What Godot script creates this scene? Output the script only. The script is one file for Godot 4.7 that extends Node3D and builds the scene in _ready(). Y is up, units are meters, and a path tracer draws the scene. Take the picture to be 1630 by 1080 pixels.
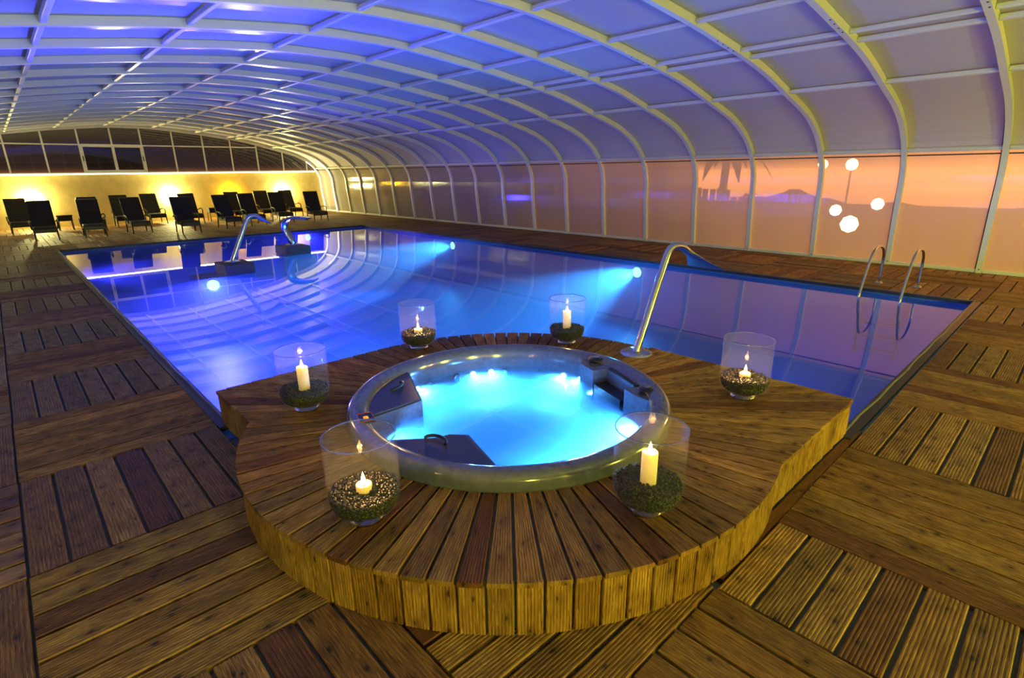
extends Node3D
# Night-time indoor pool under an arched enclosure, raised spa deck with candle vases in the foreground.

const CX := 2.55            # spa centre
const CZ := -2.79
const PITCH := 1.2575       # deck tile pitch
const AXIS := 4.9           # middle of the enclosure across
const Z_BACK := -29.9
const Z_FRONT := 4.64
const RIB_Z0 := -1.365
const RIB_STEP := 1.502

var M := {}
var taken := {}
var rng := RandomNumberGenerator.new()

# ------------------------------------------------------------------ naming
func numbered(called: String) -> String:
	var n: int = taken.get(called, 0)
	taken[called] = n + 1
	return called if n == 0 else "%s_%03d" % [called, n]

func tag(o: Node, label: String, category: String, group := "", kind := "") -> Node:
	if label: o.set_meta("label", label)
	if category: o.set_meta("category", category)
	if group: o.set_meta("group", group)
	if kind: o.set_meta("kind", kind)
	return o

func base(called: String, at := Vector3.ZERO, turn := 0.0) -> Node3D:
	var o := Node3D.new()
	o.name = numbered(called)
	add_child(o)
	o.position = at
	o.rotation.y = turn
	return o

func structure(called: String, label: String, category: String) -> Node3D:
	var o := Node3D.new()
	o.name = called
	add_child(o)
	tag(o, label, category, "", "structure")
	return o

func put(parent: Node, called: String, mesh: Mesh, mat: Material, at := Vector3.ZERO) -> MeshInstance3D:
	var o := MeshInstance3D.new()
	o.name = called
	o.mesh = mesh
	o.material_override = mat
	o.position = at
	parent.add_child(o, true)
	return o

# ------------------------------------------------------------------ shapes
func tool() -> SurfaceTool:
	var st := SurfaceTool.new()
	st.begin(Mesh.PRIMITIVE_TRIANGLES)
	st.set_smooth_group(-1)
	return st

func done(st: SurfaceTool) -> ArrayMesh:
	st.generate_normals()
	return st.commit()

func tri(st: SurfaceTool, a: Vector3, b: Vector3, c: Vector3, ua := Vector2.ZERO, ub := Vector2.ZERO, uc := Vector2.ZERO) -> void:
	st.set_uv(ua); st.add_vertex(a)
	st.set_uv(ub); st.add_vertex(b)
	st.set_uv(uc); st.add_vertex(c)

func quad(st: SurfaceTool, a: Vector3, b: Vector3, c: Vector3, d: Vector3, ua := Vector2.ZERO, ub := Vector2(1, 0), uc := Vector2(1, 1), ud := Vector2(0, 1)) -> void:
	tri(st, a, b, c, ua, ub, uc)
	tri(st, a, c, d, ua, uc, ud)

# box with chamfered edges along y-up edges and the top, centre c, size s, basis b
func bx(st: SurfaceTool, c: Vector3, s: Vector3, b := Basis.IDENTITY) -> void:
	var h := s / 2.0
	var p := []
	for i in 8:
		p.append(c + b * Vector3(h.x if i & 1 else -h.x, h.y if i & 2 else -h.y, h.z if i & 4 else -h.z))
	quad(st, p[2], p[6], p[7], p[3])
	quad(st, p[0], p[1], p[5], p[4])
	quad(st, p[4], p[5], p[7], p[6])
	quad(st, p[1], p[0], p[2], p[3])
	quad(st, p[5], p[1], p[3], p[7])
	quad(st, p[0], p[4], p[6], p[2])

# box between two points with a given up-side
func bar(st: SurfaceTool, a: Vector3, b: Vector3, w: float, h: float, up := Vector3.UP) -> void:
	var z := (b - a)
	var l := z.length()
	z = z / l
	var x := up.cross(z).normalized()
	var y := z.cross(x)
	bx(st, (a + b) / 2.0, Vector3(w, h, l), Basis(x, y, z))

func box_mesh(s: Vector3) -> ArrayMesh:
	var st := tool()
	chamfer_box(st, Vector3.ZERO, s, minf(0.006, minf(s.x, minf(s.y, s.z)) * 0.2))
	return done(st)

func chamfer_box(st: SurfaceTool, c: Vector3, s: Vector3, e: float, b := Basis.IDENTITY) -> void:
	# rounded-off box: three slabs' faces joined by bevel quads
	var h := s / 2.0
	var ax := [Vector3.RIGHT, Vector3.UP, Vector3.BACK]
	for k in 3:
		var n: Vector3 = ax[k]
		var u: Vector3 = ax[(k + 1) % 3]
		var v: Vector3 = ax[(k + 2) % 3]
		var hn: float = h[k]
		var hu: float = h[(k + 1) % 3]
		var hv: float = h[(k + 2) % 3]
		for sg in [-1.0, 1.0]:
			var o: Vector3 = n * hn * sg
			var a := o - u * (hu - e) - v * (hv - e)
			var bb := o + u * (hu - e) - v * (hv - e)
			var cc := o + u * (hu - e) + v * (hv - e)
			var d := o - u * (hu - e) + v * (hv - e)
			if sg > 0: quad(st, c + b * a, c + b * d, c + b * cc, c + b * bb)
			else: quad(st, c + b * a, c + b * bb, c + b * cc, c + b * d)
			for sv in [-1.0, 1.0]:   # bevel between faces n and v, running along u
				var p1: Vector3 = n * hn * sg + v * (hv - e) * sv - u * (hu - e)
				var p2: Vector3 = n * (hn - e) * sg + v * hv * sv - u * (hu - e)
				var q1 := p1 + u * 2.0 * (hu - e)
				var q2 := p2 + u * 2.0 * (hu - e)
				if sg * sv > 0: quad(st, c + b * p1, c + b * p2, c + b * q2, c + b * q1)
				else: quad(st, c + b * p1, c + b * q1, c + b * q2, c + b * p2)
	for i in 8:
		var sx := 1.0 if i & 1 else -1.0
		var sy := 1.0 if i & 2 else -1.0
		var sz := 1.0 if i & 4 else -1.0
		var t1 := c + b * Vector3(h.x * sx, (h.y - e) * sy, (h.z - e) * sz)
		var t2 := c + b * Vector3((h.x - e) * sx, h.y * sy, (h.z - e) * sz)
		var t3 := c + b * Vector3((h.x - e) * sx, (h.y - e) * sy, h.z * sz)
		if sx * sy * sz > 0: tri(st, t1, t3, t2)
		else: tri(st, t1, t2, t3)

# tube along points
func tube(pts: Array, r: float, sides := 12, caps := true, flat := 1.0, radii := []) -> ArrayMesh:
	var st := SurfaceTool.new()
	st.begin(Mesh.PRIMITIVE_TRIANGLES)
	st.set_smooth_group(0)
	var rings := []
	var side := Vector3.ZERO
	for i in pts.size():
		var d: Vector3 = (pts[mini(i + 1, pts.size() - 1)] - pts[maxi(i - 1, 0)]).normalized()
		if side == Vector3.ZERO:
			side = d.cross(Vector3.UP if absf(d.y) < 0.9 else Vector3.BACK).normalized()
		side = (side - d * side.dot(d)).normalized()
		var up := side.cross(d).normalized()
		var ring := []
		var rr: float = radii[i] if radii.size() else r
		for k in sides:
			var a := TAU * k / sides
			ring.append(pts[i] + (side * cos(a) + up * sin(a) * flat) * rr)
		rings.append(ring)
	for i in rings.size() - 1:
		for k in sides:
			var k2 := (k + 1) % sides
			quad(st, rings[i][k], rings[i + 1][k], rings[i + 1][k2], rings[i][k2])
	if caps:
		st.set_smooth_group(-1)
		for e in [0, rings.size() - 1]:
			for k in range(1, sides - 1):
				if e == 0: tri(st, rings[e][0], rings[e][k], rings[e][k + 1])
				else: tri(st, rings[e][0], rings[e][k + 1], rings[e][k])
	return done(st)

func smooth_path(pts: Array, per := 6) -> Array:
	var out := []
	for i in pts.size() - 1:
		var p0: Vector3 = pts[maxi(i - 1, 0)]
		var p1: Vector3 = pts[i]
		var p2: Vector3 = pts[i + 1]
		var p3: Vector3 = pts[mini(i + 2, pts.size() - 1)]
		for k in per:
			out.append(p1.cubic_interpolate(p2, p0, p3, float(k) / per))
	out.append(pts[-1])
	return out

# lathe round y: profile of Vector2(radius, height)
func lathe(prof: Array, sides := 32, smooth := true, a0 := 0.0, a1 := TAU) -> ArrayMesh:
	var st := SurfaceTool.new()
	st.begin(Mesh.PRIMITIVE_TRIANGLES)
	st.set_smooth_group(0 if smooth else -1)
	for i in prof.size() - 1:
		var p: Vector2 = prof[i]
		var q: Vector2 = prof[i + 1]
		for k in sides:
			var a := a0 + (a1 - a0) * k / sides
			var b := a0 + (a1 - a0) * (k + 1) / sides
			var A := Vector3(p.x * cos(a), p.y, p.x * sin(a))
			var B := Vector3(p.x * cos(b), p.y, p.x * sin(b))
			var C := Vector3(q.x * cos(b), q.y, q.x * sin(b))
			var D := Vector3(q.x * cos(a), q.y, q.x * sin(a))
			if p.x > 1e-5: tri(st, A, C, B)
			if q.x > 1e-5: tri(st, A, D, C)
	return done(st)

# prism from a plan polygon (x, z) between two heights
func prism(poly: PackedVector2Array, y0: float, y1: float) -> ArrayMesh:
	var st := tool()
	var idx := Geometry2D.triangulate_polygon(poly)
	for i in range(0, idx.size(), 3):
		var a := poly[idx[i]]
		var b := poly[idx[i + 1]]
		var c := poly[idx[i + 2]]
		tri(st, Vector3(a.x, y1, a.y), Vector3(b.x, y1, b.y), Vector3(c.x, y1, c.y))
		tri(st, Vector3(a.x, y0, a.y), Vector3(c.x, y0, c.y), Vector3(b.x, y0, b.y))
	for i in poly.size():
		var a := poly[i]
		var b := poly[(i + 1) % poly.size()]
		quad(st, Vector3(a.x, y0, a.y), Vector3(b.x, y0, b.y), Vector3(b.x, y1, b.y), Vector3(a.x, y1, a.y))
	return done(st)

# ------------------------------------------------------------------ materials
func mat(called: String, c: Color, rough := 0.6, metal := 0.0) -> StandardMaterial3D:
	var m := StandardMaterial3D.new()
	m.resource_name = called
	m.albedo_color = c
	m.roughness = rough
	m.metallic = metal
	M[called] = m
	return m

func pane(called: String, c: Color, alpha: float, rough := 0.05, spec := 0.5) -> StandardMaterial3D:
	var m := mat(called, Color(c.r, c.g, c.b, alpha), rough)
	m.transparency = BaseMaterial3D.TRANSPARENCY_ALPHA
	m.metallic_specular = spec
	m.cull_mode = BaseMaterial3D.CULL_DISABLED
	return m

func glow(called: String, c: Color, e: float) -> StandardMaterial3D:
	var m := mat(called, c, 0.6)
	m.emission_enabled = true
	m.emission = c
	m.emission_energy_multiplier = e
	return m

func wood_images() -> Array:
	# four boards side by side (u), 1.25 m of length (v): grain, growth bands, knots and blotches
	var w := 512
	var h := 768
	var im := Image.create(w, h, false, Image.FORMAT_RGB8)
	var fine := FastNoiseLite.new(); fine.seed = 3; fine.frequency = 1.0; fine.fractal_octaves = 3
	var bands := FastNoiseLite.new(); bands.seed = 8; bands.frequency = 1.0; bands.fractal_octaves = 2
	var blot := FastNoiseLite.new(); blot.seed = 21; blot.frequency = 1.0; blot.fractal_octaves = 4
	var knots := []
	var r := RandomNumberGenerator.new(); r.seed = 5
	for i in 4:
		for k in 4:
			knots.append(Vector3(i * 128 + r.randf_range(22, 106), (k + r.randf()) * h / 4.0, r.randf_range(5, 11)))
	for y in h:
		for x in w:
			var col := x / 128
			var bend := 0.0
			var dark := 0.0
			for q in knots:
				if int(q.x) / 128 != col: continue
				var dy: float = absf(y - q.y)
				dy = minf(dy, h - dy)
				if dy > 90: continue
				var dx: float = x - q.x
				var g: float = exp(-dy * dy / (q.z * q.z * 9.0) - dx * dx / (q.z * q.z * 5.0))
				bend += g * dx * 0.6
				var e: float = sqrt(dx * dx + dy * dy * 0.5) / q.z
				dark = maxf(dark, clampf(1.25 - e, 0.0, 1.0))
				dark = maxf(dark, 0.3 * g)
			var xx := x - bend + col * 300.0
			var f := fine.get_noise_2d(xx * 0.30, y * 0.006 + col * 40)
			var b := bands.get_noise_2d(xx * 0.055, y * 0.0035 + col * 17)
			b = 0.5 + 0.5 * sin(b * 16.0)
			var bl := blot.get_noise_2d(x * 0.012 + col * 9, y * 0.005)
			var t := clampf(0.55 + f * 0.62 + (b - 0.5) * 0.40 + bl * 0.30, 0.0, 1.0)
			var c := Color(0.50, 0.37, 0.24).lerp(Color(0.93, 0.80, 0.60), t)
			c = c.lerp(Color(0.20, 0.11, 0.06), dark * 0.85)
			im.set_pixel(x, y, c)
	return [ImageTexture.create_from_image(im)]

func noise_tex(freq: float, sd: int, a: Color, b: Color, size := 256, oct := 4, sx := 1.0, sy := 1.0) -> ImageTexture:
	var n := FastNoiseLite.new(); n.seed = sd; n.frequency = freq; n.fractal_octaves = oct
	var im := Image.create(size, size, false, Image.FORMAT_RGB8)
	for y in size:
		for x in size:
			# tiles by blending the wrapped copies
			var u := float(x) / size
			var v := float(y) / size
			var s := 0.0
			for p in [[0, 0], [1, 0], [0, 1], [1, 1]]:
				var wgt: float = (u if p[0] else 1.0 - u) * (v if p[1] else 1.0 - v)
				s += wgt * n.get_noise_2d((x - p[0] * size) * sx, (y - p[1] * size) * sy)
			im.set_pixel(x, y, a.lerp(b, clampf(0.5 + s * 1.1, 0, 1)))
	return ImageTexture.create_from_image(im)

func make_materials() -> void:
	var wt: ImageTexture = wood_images()[0]
	var tints := [Color(0.70, 0.62, 0.44), Color(0.60, 0.52, 0.36), Color(0.67, 0.57, 0.37), Color(0.52, 0.39, 0.28), Color(0.77, 0.68, 0.47)]
	for i in tints.size():
		var m := mat("wood_%d" % i, tints[i], 0.62)
		m.albedo_texture = wt
		m.metallic_specular = 0.4
	mat("underdeck", Color(0.42, 0.41, 0.39), 0.95)
	mat("white_metal", Color(0.82, 0.82, 0.80), 0.38)
	mat("trim_and_shade", Color(0.05, 0.05, 0.05), 0.7)  # black for bolts, seals, handles and the painted shade strip on the ribs
	mat("steel", Color(0.80, 0.80, 0.78), 0.14, 1.0)
	mat("steel_blue", Color(0.72, 0.76, 0.80), 0.2, 1.0)
	mat("wicker", Color(0.075, 0.055, 0.05), 0.55)
	mat("wicker_frame", Color(0.06, 0.045, 0.04), 0.4)
	mat("liner", Color(0.22, 0.43, 0.64), 0.5)
	mat("coping", Color(0.10, 0.105, 0.10), 0.5)
	mat("coping_bead", Color(0.34, 0.34, 0.30), 0.5)
	mat("plinth", Color(0.16, 0.17, 0.20), 0.6)
	var acr := mat("acrylic", Color(0.37, 0.38, 0.43), 0.14)
	acr.albedo_texture = noise_tex(0.03, 40, Color(0.78, 0.78, 0.80), Color(1, 1, 1), 256, 5)
	acr.uv1_triplanar = true
	acr.uv1_scale = Vector3(2, 2, 2)
	acr.clearcoat_enabled = true
	acr.clearcoat = 0.6
	acr.clearcoat_roughness = 0.08
	var pad := mat("pillow_pad", Color(0.20, 0.21, 0.30), 0.3)
	pad.metallic_specular = 0.5
	mat("jet_ring", Color(0.55, 0.58, 0.62), 0.25, 0.8)
	mat("dark_plastic", Color(0.05, 0.05, 0.06), 0.3)
	mat("gravel", Color(0.060, 0.050, 0.040), 0.4)
	mat("gravel_core", Color(0.05, 0.045, 0.035), 0.9)
	mat("wick", Color(0.05, 0.04, 0.03), 0.9)
	var wax := mat("wax", Color(1.0, 0.95, 0.80), 0.45)
	wax.backlight_enabled = true
	wax.backlight = Color(1.0, 0.93, 0.70)
	glow("flame", Color(1.0, 0.80, 0.48), 20.0)
	pane("vase_glass", Color(0.92, 0.96, 1.0), 0.008, 0.02, 0.32)
	var fg := mat("foot_glass", Color(0.9, 0.95, 1.0, 0.0), 0.02)
	fg.refraction_enabled = true
	fg.refraction_scale = 0.05
	pane("pool_water", Color(0.02, 0.10, 0.35), 0.05, 0.0, 0.45)
	pane("spa_water", Color(0.10, 0.45, 0.85), 0.06, 0.0, 0.5)
	var roof := pane("roof_panel", Color(0.76, 0.76, 0.78), 0.84, 0.25, 0.25)
	roof.backlight_enabled = true
	roof.backlight = Color(0.35, 0.35, 0.35)
	var clear := pane("wall_panel", Color(0.76, 0.75, 0.72), 0.32, 0.09, 0.5)
	clear.backlight_enabled = true
	clear.backlight = Color(0.7, 0.7, 0.7)
	clear.heightmap_enabled = true
	clear.heightmap_texture = noise_tex(0.11, 52, Color.BLACK, Color.WHITE, 256, 3, 1.0, 0.06)
	clear.heightmap_scale = 0.12
	pane("window_glass", Color(0.10, 0.10, 0.11), 0.45, 0.03, 0.5)
	var pl := mat("plaster", Color(0.80, 0.72, 0.46), 0.85)
	pl.albedo_texture = noise_tex(0.02, 60, Color(0.92, 0.91, 0.88), Color(1, 1, 1), 256, 4)
	pl.uv1_triplanar = true
	pl.uv1_scale = Vector3(0.5, 0.5, 0.5)
	glow("sconce_glass", Color(1.0, 0.95, 0.70), 6.0)
	glow("sconce_amber", Color(1.0, 0.66, 0.12), 4.0)
	glow("pool_lens", Color(0.35, 0.75, 1.0), 9.0)
	glow("pool_lens_blue", Color(0.22, 0.50, 1.0), 9.0)
	glow("spa_lens", Color(0.55, 0.85, 1.0), 8.0)
	glow("led", Color(1.0, 0.97, 0.86), 2.2)
	glow("display", Color(1.0, 0.45, 0.05), 2.5)
	glow("street_globe", Color(1.0, 0.82, 0.50), 30.0)
	mat("night_ground", Color(0.10, 0.09, 0.08), 0.95)
	mat("fence", Color(0.11, 0.11, 0.11), 0.7)
	mat("hill", Color(0.07, 0.065, 0.06), 0.95)
	mat("foliage", Color(0.06, 0.07, 0.04), 0.9)
	mat("house", Color(0.32, 0.30, 0.27), 0.9)

# ------------------------------------------------------------------ lights
func omni(parent: Node, called: String, at: Vector3, c: Color, e: float, size := 0.05) -> OmniLight3D:
	var l := OmniLight3D.new()
	l.name = called
	l.light_color = c
	l.light_energy = e
	l.omni_range = 60.0
	l.omni_attenuation = 2.0
	l.light_size = size
	l.shadow_enabled = true
	parent.add_child(l, true)
	l.position = at
	return l

func spot(parent: Node, called: String, at: Vector3, to: Vector3, c: Color, e: float, angle: float, size := 0.06) -> SpotLight3D:
	var l := SpotLight3D.new()
	l.name = called
	l.light_color = c
	l.light_energy = e
	l.spot_range = 60.0
	l.spot_attenuation = 2.0
	l.spot_angle = angle
	l.spot_angle_attenuation = 0.7
	l.light_size = size
	l.shadow_enabled = true
	parent.add_child(l, true)
	l.position = at
	l.look_at_from_position(parent.global_transform * at, parent.global_transform * (at + to), Vector3.UP if absf(to.normalized().y) < 0.9 else Vector3.BACK)
	return l

# ------------------------------------------------------------------ start
func _ready() -> void:
	rng.seed = 77
	# camera: solved from the vanishing points of the deck and the ribs
	var cam := Camera3D.new()
	cam.name = "camera"
	add_child(cam)
	cam.fov = 64.6
	cam.near = 0.05
	cam.far = 2000.0
	var vx := Vector2(1775 - 815, 259 - 540)
	var vz := Vector2(-20 - 815, 284 - 540)
	var f := sqrt(-(vx.dot(vz)))
	var X := Vector3(vx.x / f, -vx.y / f, -1).normalized()
	var Z := -Vector3(vz.x / f, -vz.y / f, -1).normalized()
	var Y := Z.cross(X)
	cam.transform = Transform3D(Basis(X, Y, Z).transposed().orthonormalized(), Vector3(0, 2.0, 0))
	cam.current = true

	# evening sky with the last glow low in one direction
	var env := Environment.new()
	env.background_mode = Environment.BG_SKY
	var sky := Sky.new()
	var ps := ProceduralSkyMaterial.new()
	ps.sky_top_color = Color(0.13, 0.13, 0.17)
	ps.sky_horizon_color = Color(0.34, 0.25, 0.21)
	ps.sky_curve = 0.12
	ps.ground_bottom_color = Color(0.10, 0.08, 0.07)
	ps.ground_horizon_color = Color(1.0, 0.62, 0.36)
	ps.ground_curve = 0.05
	ps.ground_energy_multiplier = 1.7
	ps.sun_angle_max = 42.0
	ps.sun_curve = 0.75
	ps.sky_energy_multiplier = 1.0
	sky.sky_material = ps
	env.sky = sky
	env.tonemap_mode = Environment.TONE_MAPPER_LINEAR
	env.tonemap_exposure = 1.0
	env.sdfgi_enabled = true
	env.ssao_enabled = true
	env.ssil_enabled = true
	env.volumetric_fog_enabled = true
	env.volumetric_fog_density = 0.0
	var we := WorldEnvironment.new()
	we.name = "environment"
	we.environment = env
	add_child(we)
	var dusk := DirectionalLight3D.new()
	dusk.name = "dusk_glow"
	dusk.sky_mode = DirectionalLight3D.SKY_MODE_SKY_ONLY
	dusk.light_color = Color(1.0, 0.62, 0.36)
	dusk.light_energy = 1.5
	add_child(dusk)
	dusk.look_at_from_position(Vector3.ZERO, -Vector3(1.0, 0.02, 0.12), Vector3.UP)

	make_materials()
	build_pool()
	build_deck()
	build_enclosure()
	build_back_wall()
	build_front_wall()
	build_outside()
	build_platform()
	build_spa()
	build_pool_fittings()
	build_loungers()
	build_vases()
	print("built")

# ------------------------------------------------------------------ pool
const PX0 := 1.0
const PX1 := 10.62
const PZ0 := -20.15
const PZ1 := -0.98
const NX := 4.40       # notch under the spa deck
const NZ := -4.60
const WATER := -0.07
const BED := -1.45

func build_pool() -> void:
	var pool := structure("pool_basin", "sunken rectangular swimming pool with pale blue lining", "pool")
	var poly := [Vector2(PX0, PZ0), Vector2(PX1, PZ0), Vector2(PX1, PZ1), Vector2(NX, PZ1), Vector2(NX, NZ), Vector2(PX0, NZ)]
	var st := tool()
	for i in poly.size():
		var a: Vector2 = poly[i]
		var b: Vector2 = poly[(i + 1) % poly.size()]
		var n := Vector2((b - a).y, -(b - a).x).normalized() * 0.2
		var mid := (a + b) / 2.0 + n / 2.0
		bx(st, Vector3(mid.x, (BED - 0.02) / 2.0 - 0.02, mid.y), Vector3(absf(b.x - a.x) + 0.2 if absf(b.x - a.x) > 0.1 else 0.2, -BED, absf(b.y - a.y) + 0.2 if absf(b.y - a.y) > 0.1 else 0.2))
	put(pool, "pool_wall", done(st), M.liner)
	st = tool()
	bx(st, Vector3((PX0 + PX1) / 2.0, BED - 0.1, (PZ0 + PZ1) / 2.0), Vector3(PX1 - PX0 + 0.4, 0.2, PZ1 - PZ0 + 0.4))
	put(pool, "pool_bed", done(st), M.liner)
	# dark edge profile all round, with a paler bead
	var k := 0
	for i in poly.size():
		var a: Vector2 = poly[i]
		var b: Vector2 = poly[(i + 1) % poly.size()]
		if i == 4 or i == 3: continue    # under the spa deck
		var d := (b - a).normalized()
		var n := Vector2(d.y, -d.x)
		st = tool()
		var steps := int((b - a).length() / 0.25)
		for s in steps:
			var p := a + (b - a) * s / steps
			var q := a + (b - a) * (s + 1) / steps
			bar(st, Vector3(p.x - n.x * 0.01, -0.02, p.y - n.y * 0.01), Vector3(q.x - n.x * 0.01, -0.02, q.y - n.y * 0.01), 0.10, 0.05)
		put(pool, "coping", done(st), M.coping)
		var pts := []
		for s in int(steps / 1.0) + 1:
			var p := a + (b - a) * s / steps
			var wob := 0.006 * sin(s * 1.7 + i) + 0.004 * sin(s * 0.61)
			pts.append(Vector3(p.x - n.x * (0.035 + wob), 0.004, p.y - n.y * (0.035 + wob)))
		put(pool, "edge_bead", tube(pts, 0.012, 6), M.coping_bead)
		k += 1
	# the water
	st = tool()
	quad(st, Vector3(PX0, WATER, PZ0), Vector3(PX1, WATER, PZ0), Vector3(PX1, WATER, NZ), Vector3(PX0, WATER, NZ))
	quad(st, Vector3(NX, WATER, NZ), Vector3(PX1, WATER, NZ), Vector3(PX1, WATER, PZ1), Vector3(NX, WATER, PZ1))
	var w := MeshInstance3D.new()
	w.name = "pool_water"
	w.mesh = done(st)
	w.material_override = M.pool_water
	add_child(w)
	tag(w, "still blue lit water filling the long swimming pool", "water", "", "stuff")
	# light scatters a little in the water itself
	var fm := FogMaterial.new()
	fm.density = 0.11
	fm.albedo = Color(0.72, 0.86, 1.0)
	for part in [[PX0, PX1, PZ0, NZ], [NX, PX1, NZ, PZ1]]:
		var fv := FogVolume.new()
		fv.name = numbered("water_scatter")
		fv.shape = RenderingServer.FOG_VOLUME_SHAPE_BOX
		fv.size = Vector3(part[1] - part[0] - 0.02, WATER - BED - 0.04, part[3] - part[2] - 0.004)
		fv.material = fm
		w.add_child(fv)
		fv.position = Vector3((part[0] + part[1]) / 2.0, (WATER + BED) / 2.0, (part[2] + part[3]) / 2.0)
		fv.set_meta("kind", "stuff")

# ------------------------------------------------------------------ deck
var plank_cache := {}

# a board lying along x, top at y = 0, grooved lengthwise; uv: u across, v along
func plank_mesh(l: float, w: float, grooves: int, variant: int) -> ArrayMesh:
	var key := "%d_%d_%d_%d" % [roundi(l * 1000), roundi(w * 1000), grooves, variant]
	if plank_cache.has(key): return plank_cache[key]
	var st := tool()
	var prof := plank_profile(grooves)
	var u0 := (variant % 4) * 0.25 + 0.02
	var v0 := fmod(variant * 0.37, 1.0)
	var vl := l / 1.25
	for i in prof.size() - 1:
		var p: Vector2 = prof[i]
		var q: Vector2 = prof[i + 1]
		var z0 := (p.x - 0.5) * w
		var z1 := (q.x - 0.5) * w
		quad(st, Vector3(-l / 2, p.y, z0), Vector3(l / 2, p.y, z0), Vector3(l / 2, q.y, z1), Vector3(-l / 2, q.y, z1),
			Vector2(u0 + p.x * 0.21, v0), Vector2(u0 + p.x * 0.21, v0 + vl), Vector2(u0 + q.x * 0.21, v0 + vl), Vector2(u0 + q.x * 0.21, v0))
	for e in [-1.0, 1.0]:
		var a := Vector3(e * l / 2, -0.028, -w / 2)
		var b := Vector3(e * l / 2, -0.028, w / 2)
		var c := Vector3(e * l / 2, -0.003, w / 2)
		var d := Vector3(e * l / 2, -0.003, -w / 2)
		if e > 0: quad(st, a, d, c, b, Vector2(u0, v0), Vector2(u0, v0 + 0.02), Vector2(u0 + 0.2, v0 + 0.02), Vector2(u0 + 0.2, v0))
		else: quad(st, a, b, c, d, Vector2(u0, v0), Vector2(u0 + 0.2, v0), Vector2(u0 + 0.2, v0 + 0.02), Vector2(u0, v0 + 0.02))
	plank_cache[key] = done(st)
	return plank_cache[key]

# (share of the width, height) across a board: side, bevel, ridges and grooves, bevel, side
func plank_profile(grooves: int, deep := 0.0035) -> Array:
	var prof := [Vector2(0, -0.028), Vector2(0, -0.006), Vector2(0.035, 0.0)]
	for g in grooves:
		var a := 0.06 + 0.88 * g / grooves
		var s := 0.88 / grooves
		prof.append(Vector2(a + s * 0.15, 0.0))
		prof.append(Vector2(a + s * 0.30, -deep))
		prof.append(Vector2(a + s * 0.60, -deep))
		prof.append(Vector2(a + s * 0.75, 0.0))
	prof.append(Vector2(0.965, 0.0))
	prof.append(Vector2(1, -0.006))
	prof.append(Vector2(1, -0.028))
	return prof

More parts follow.
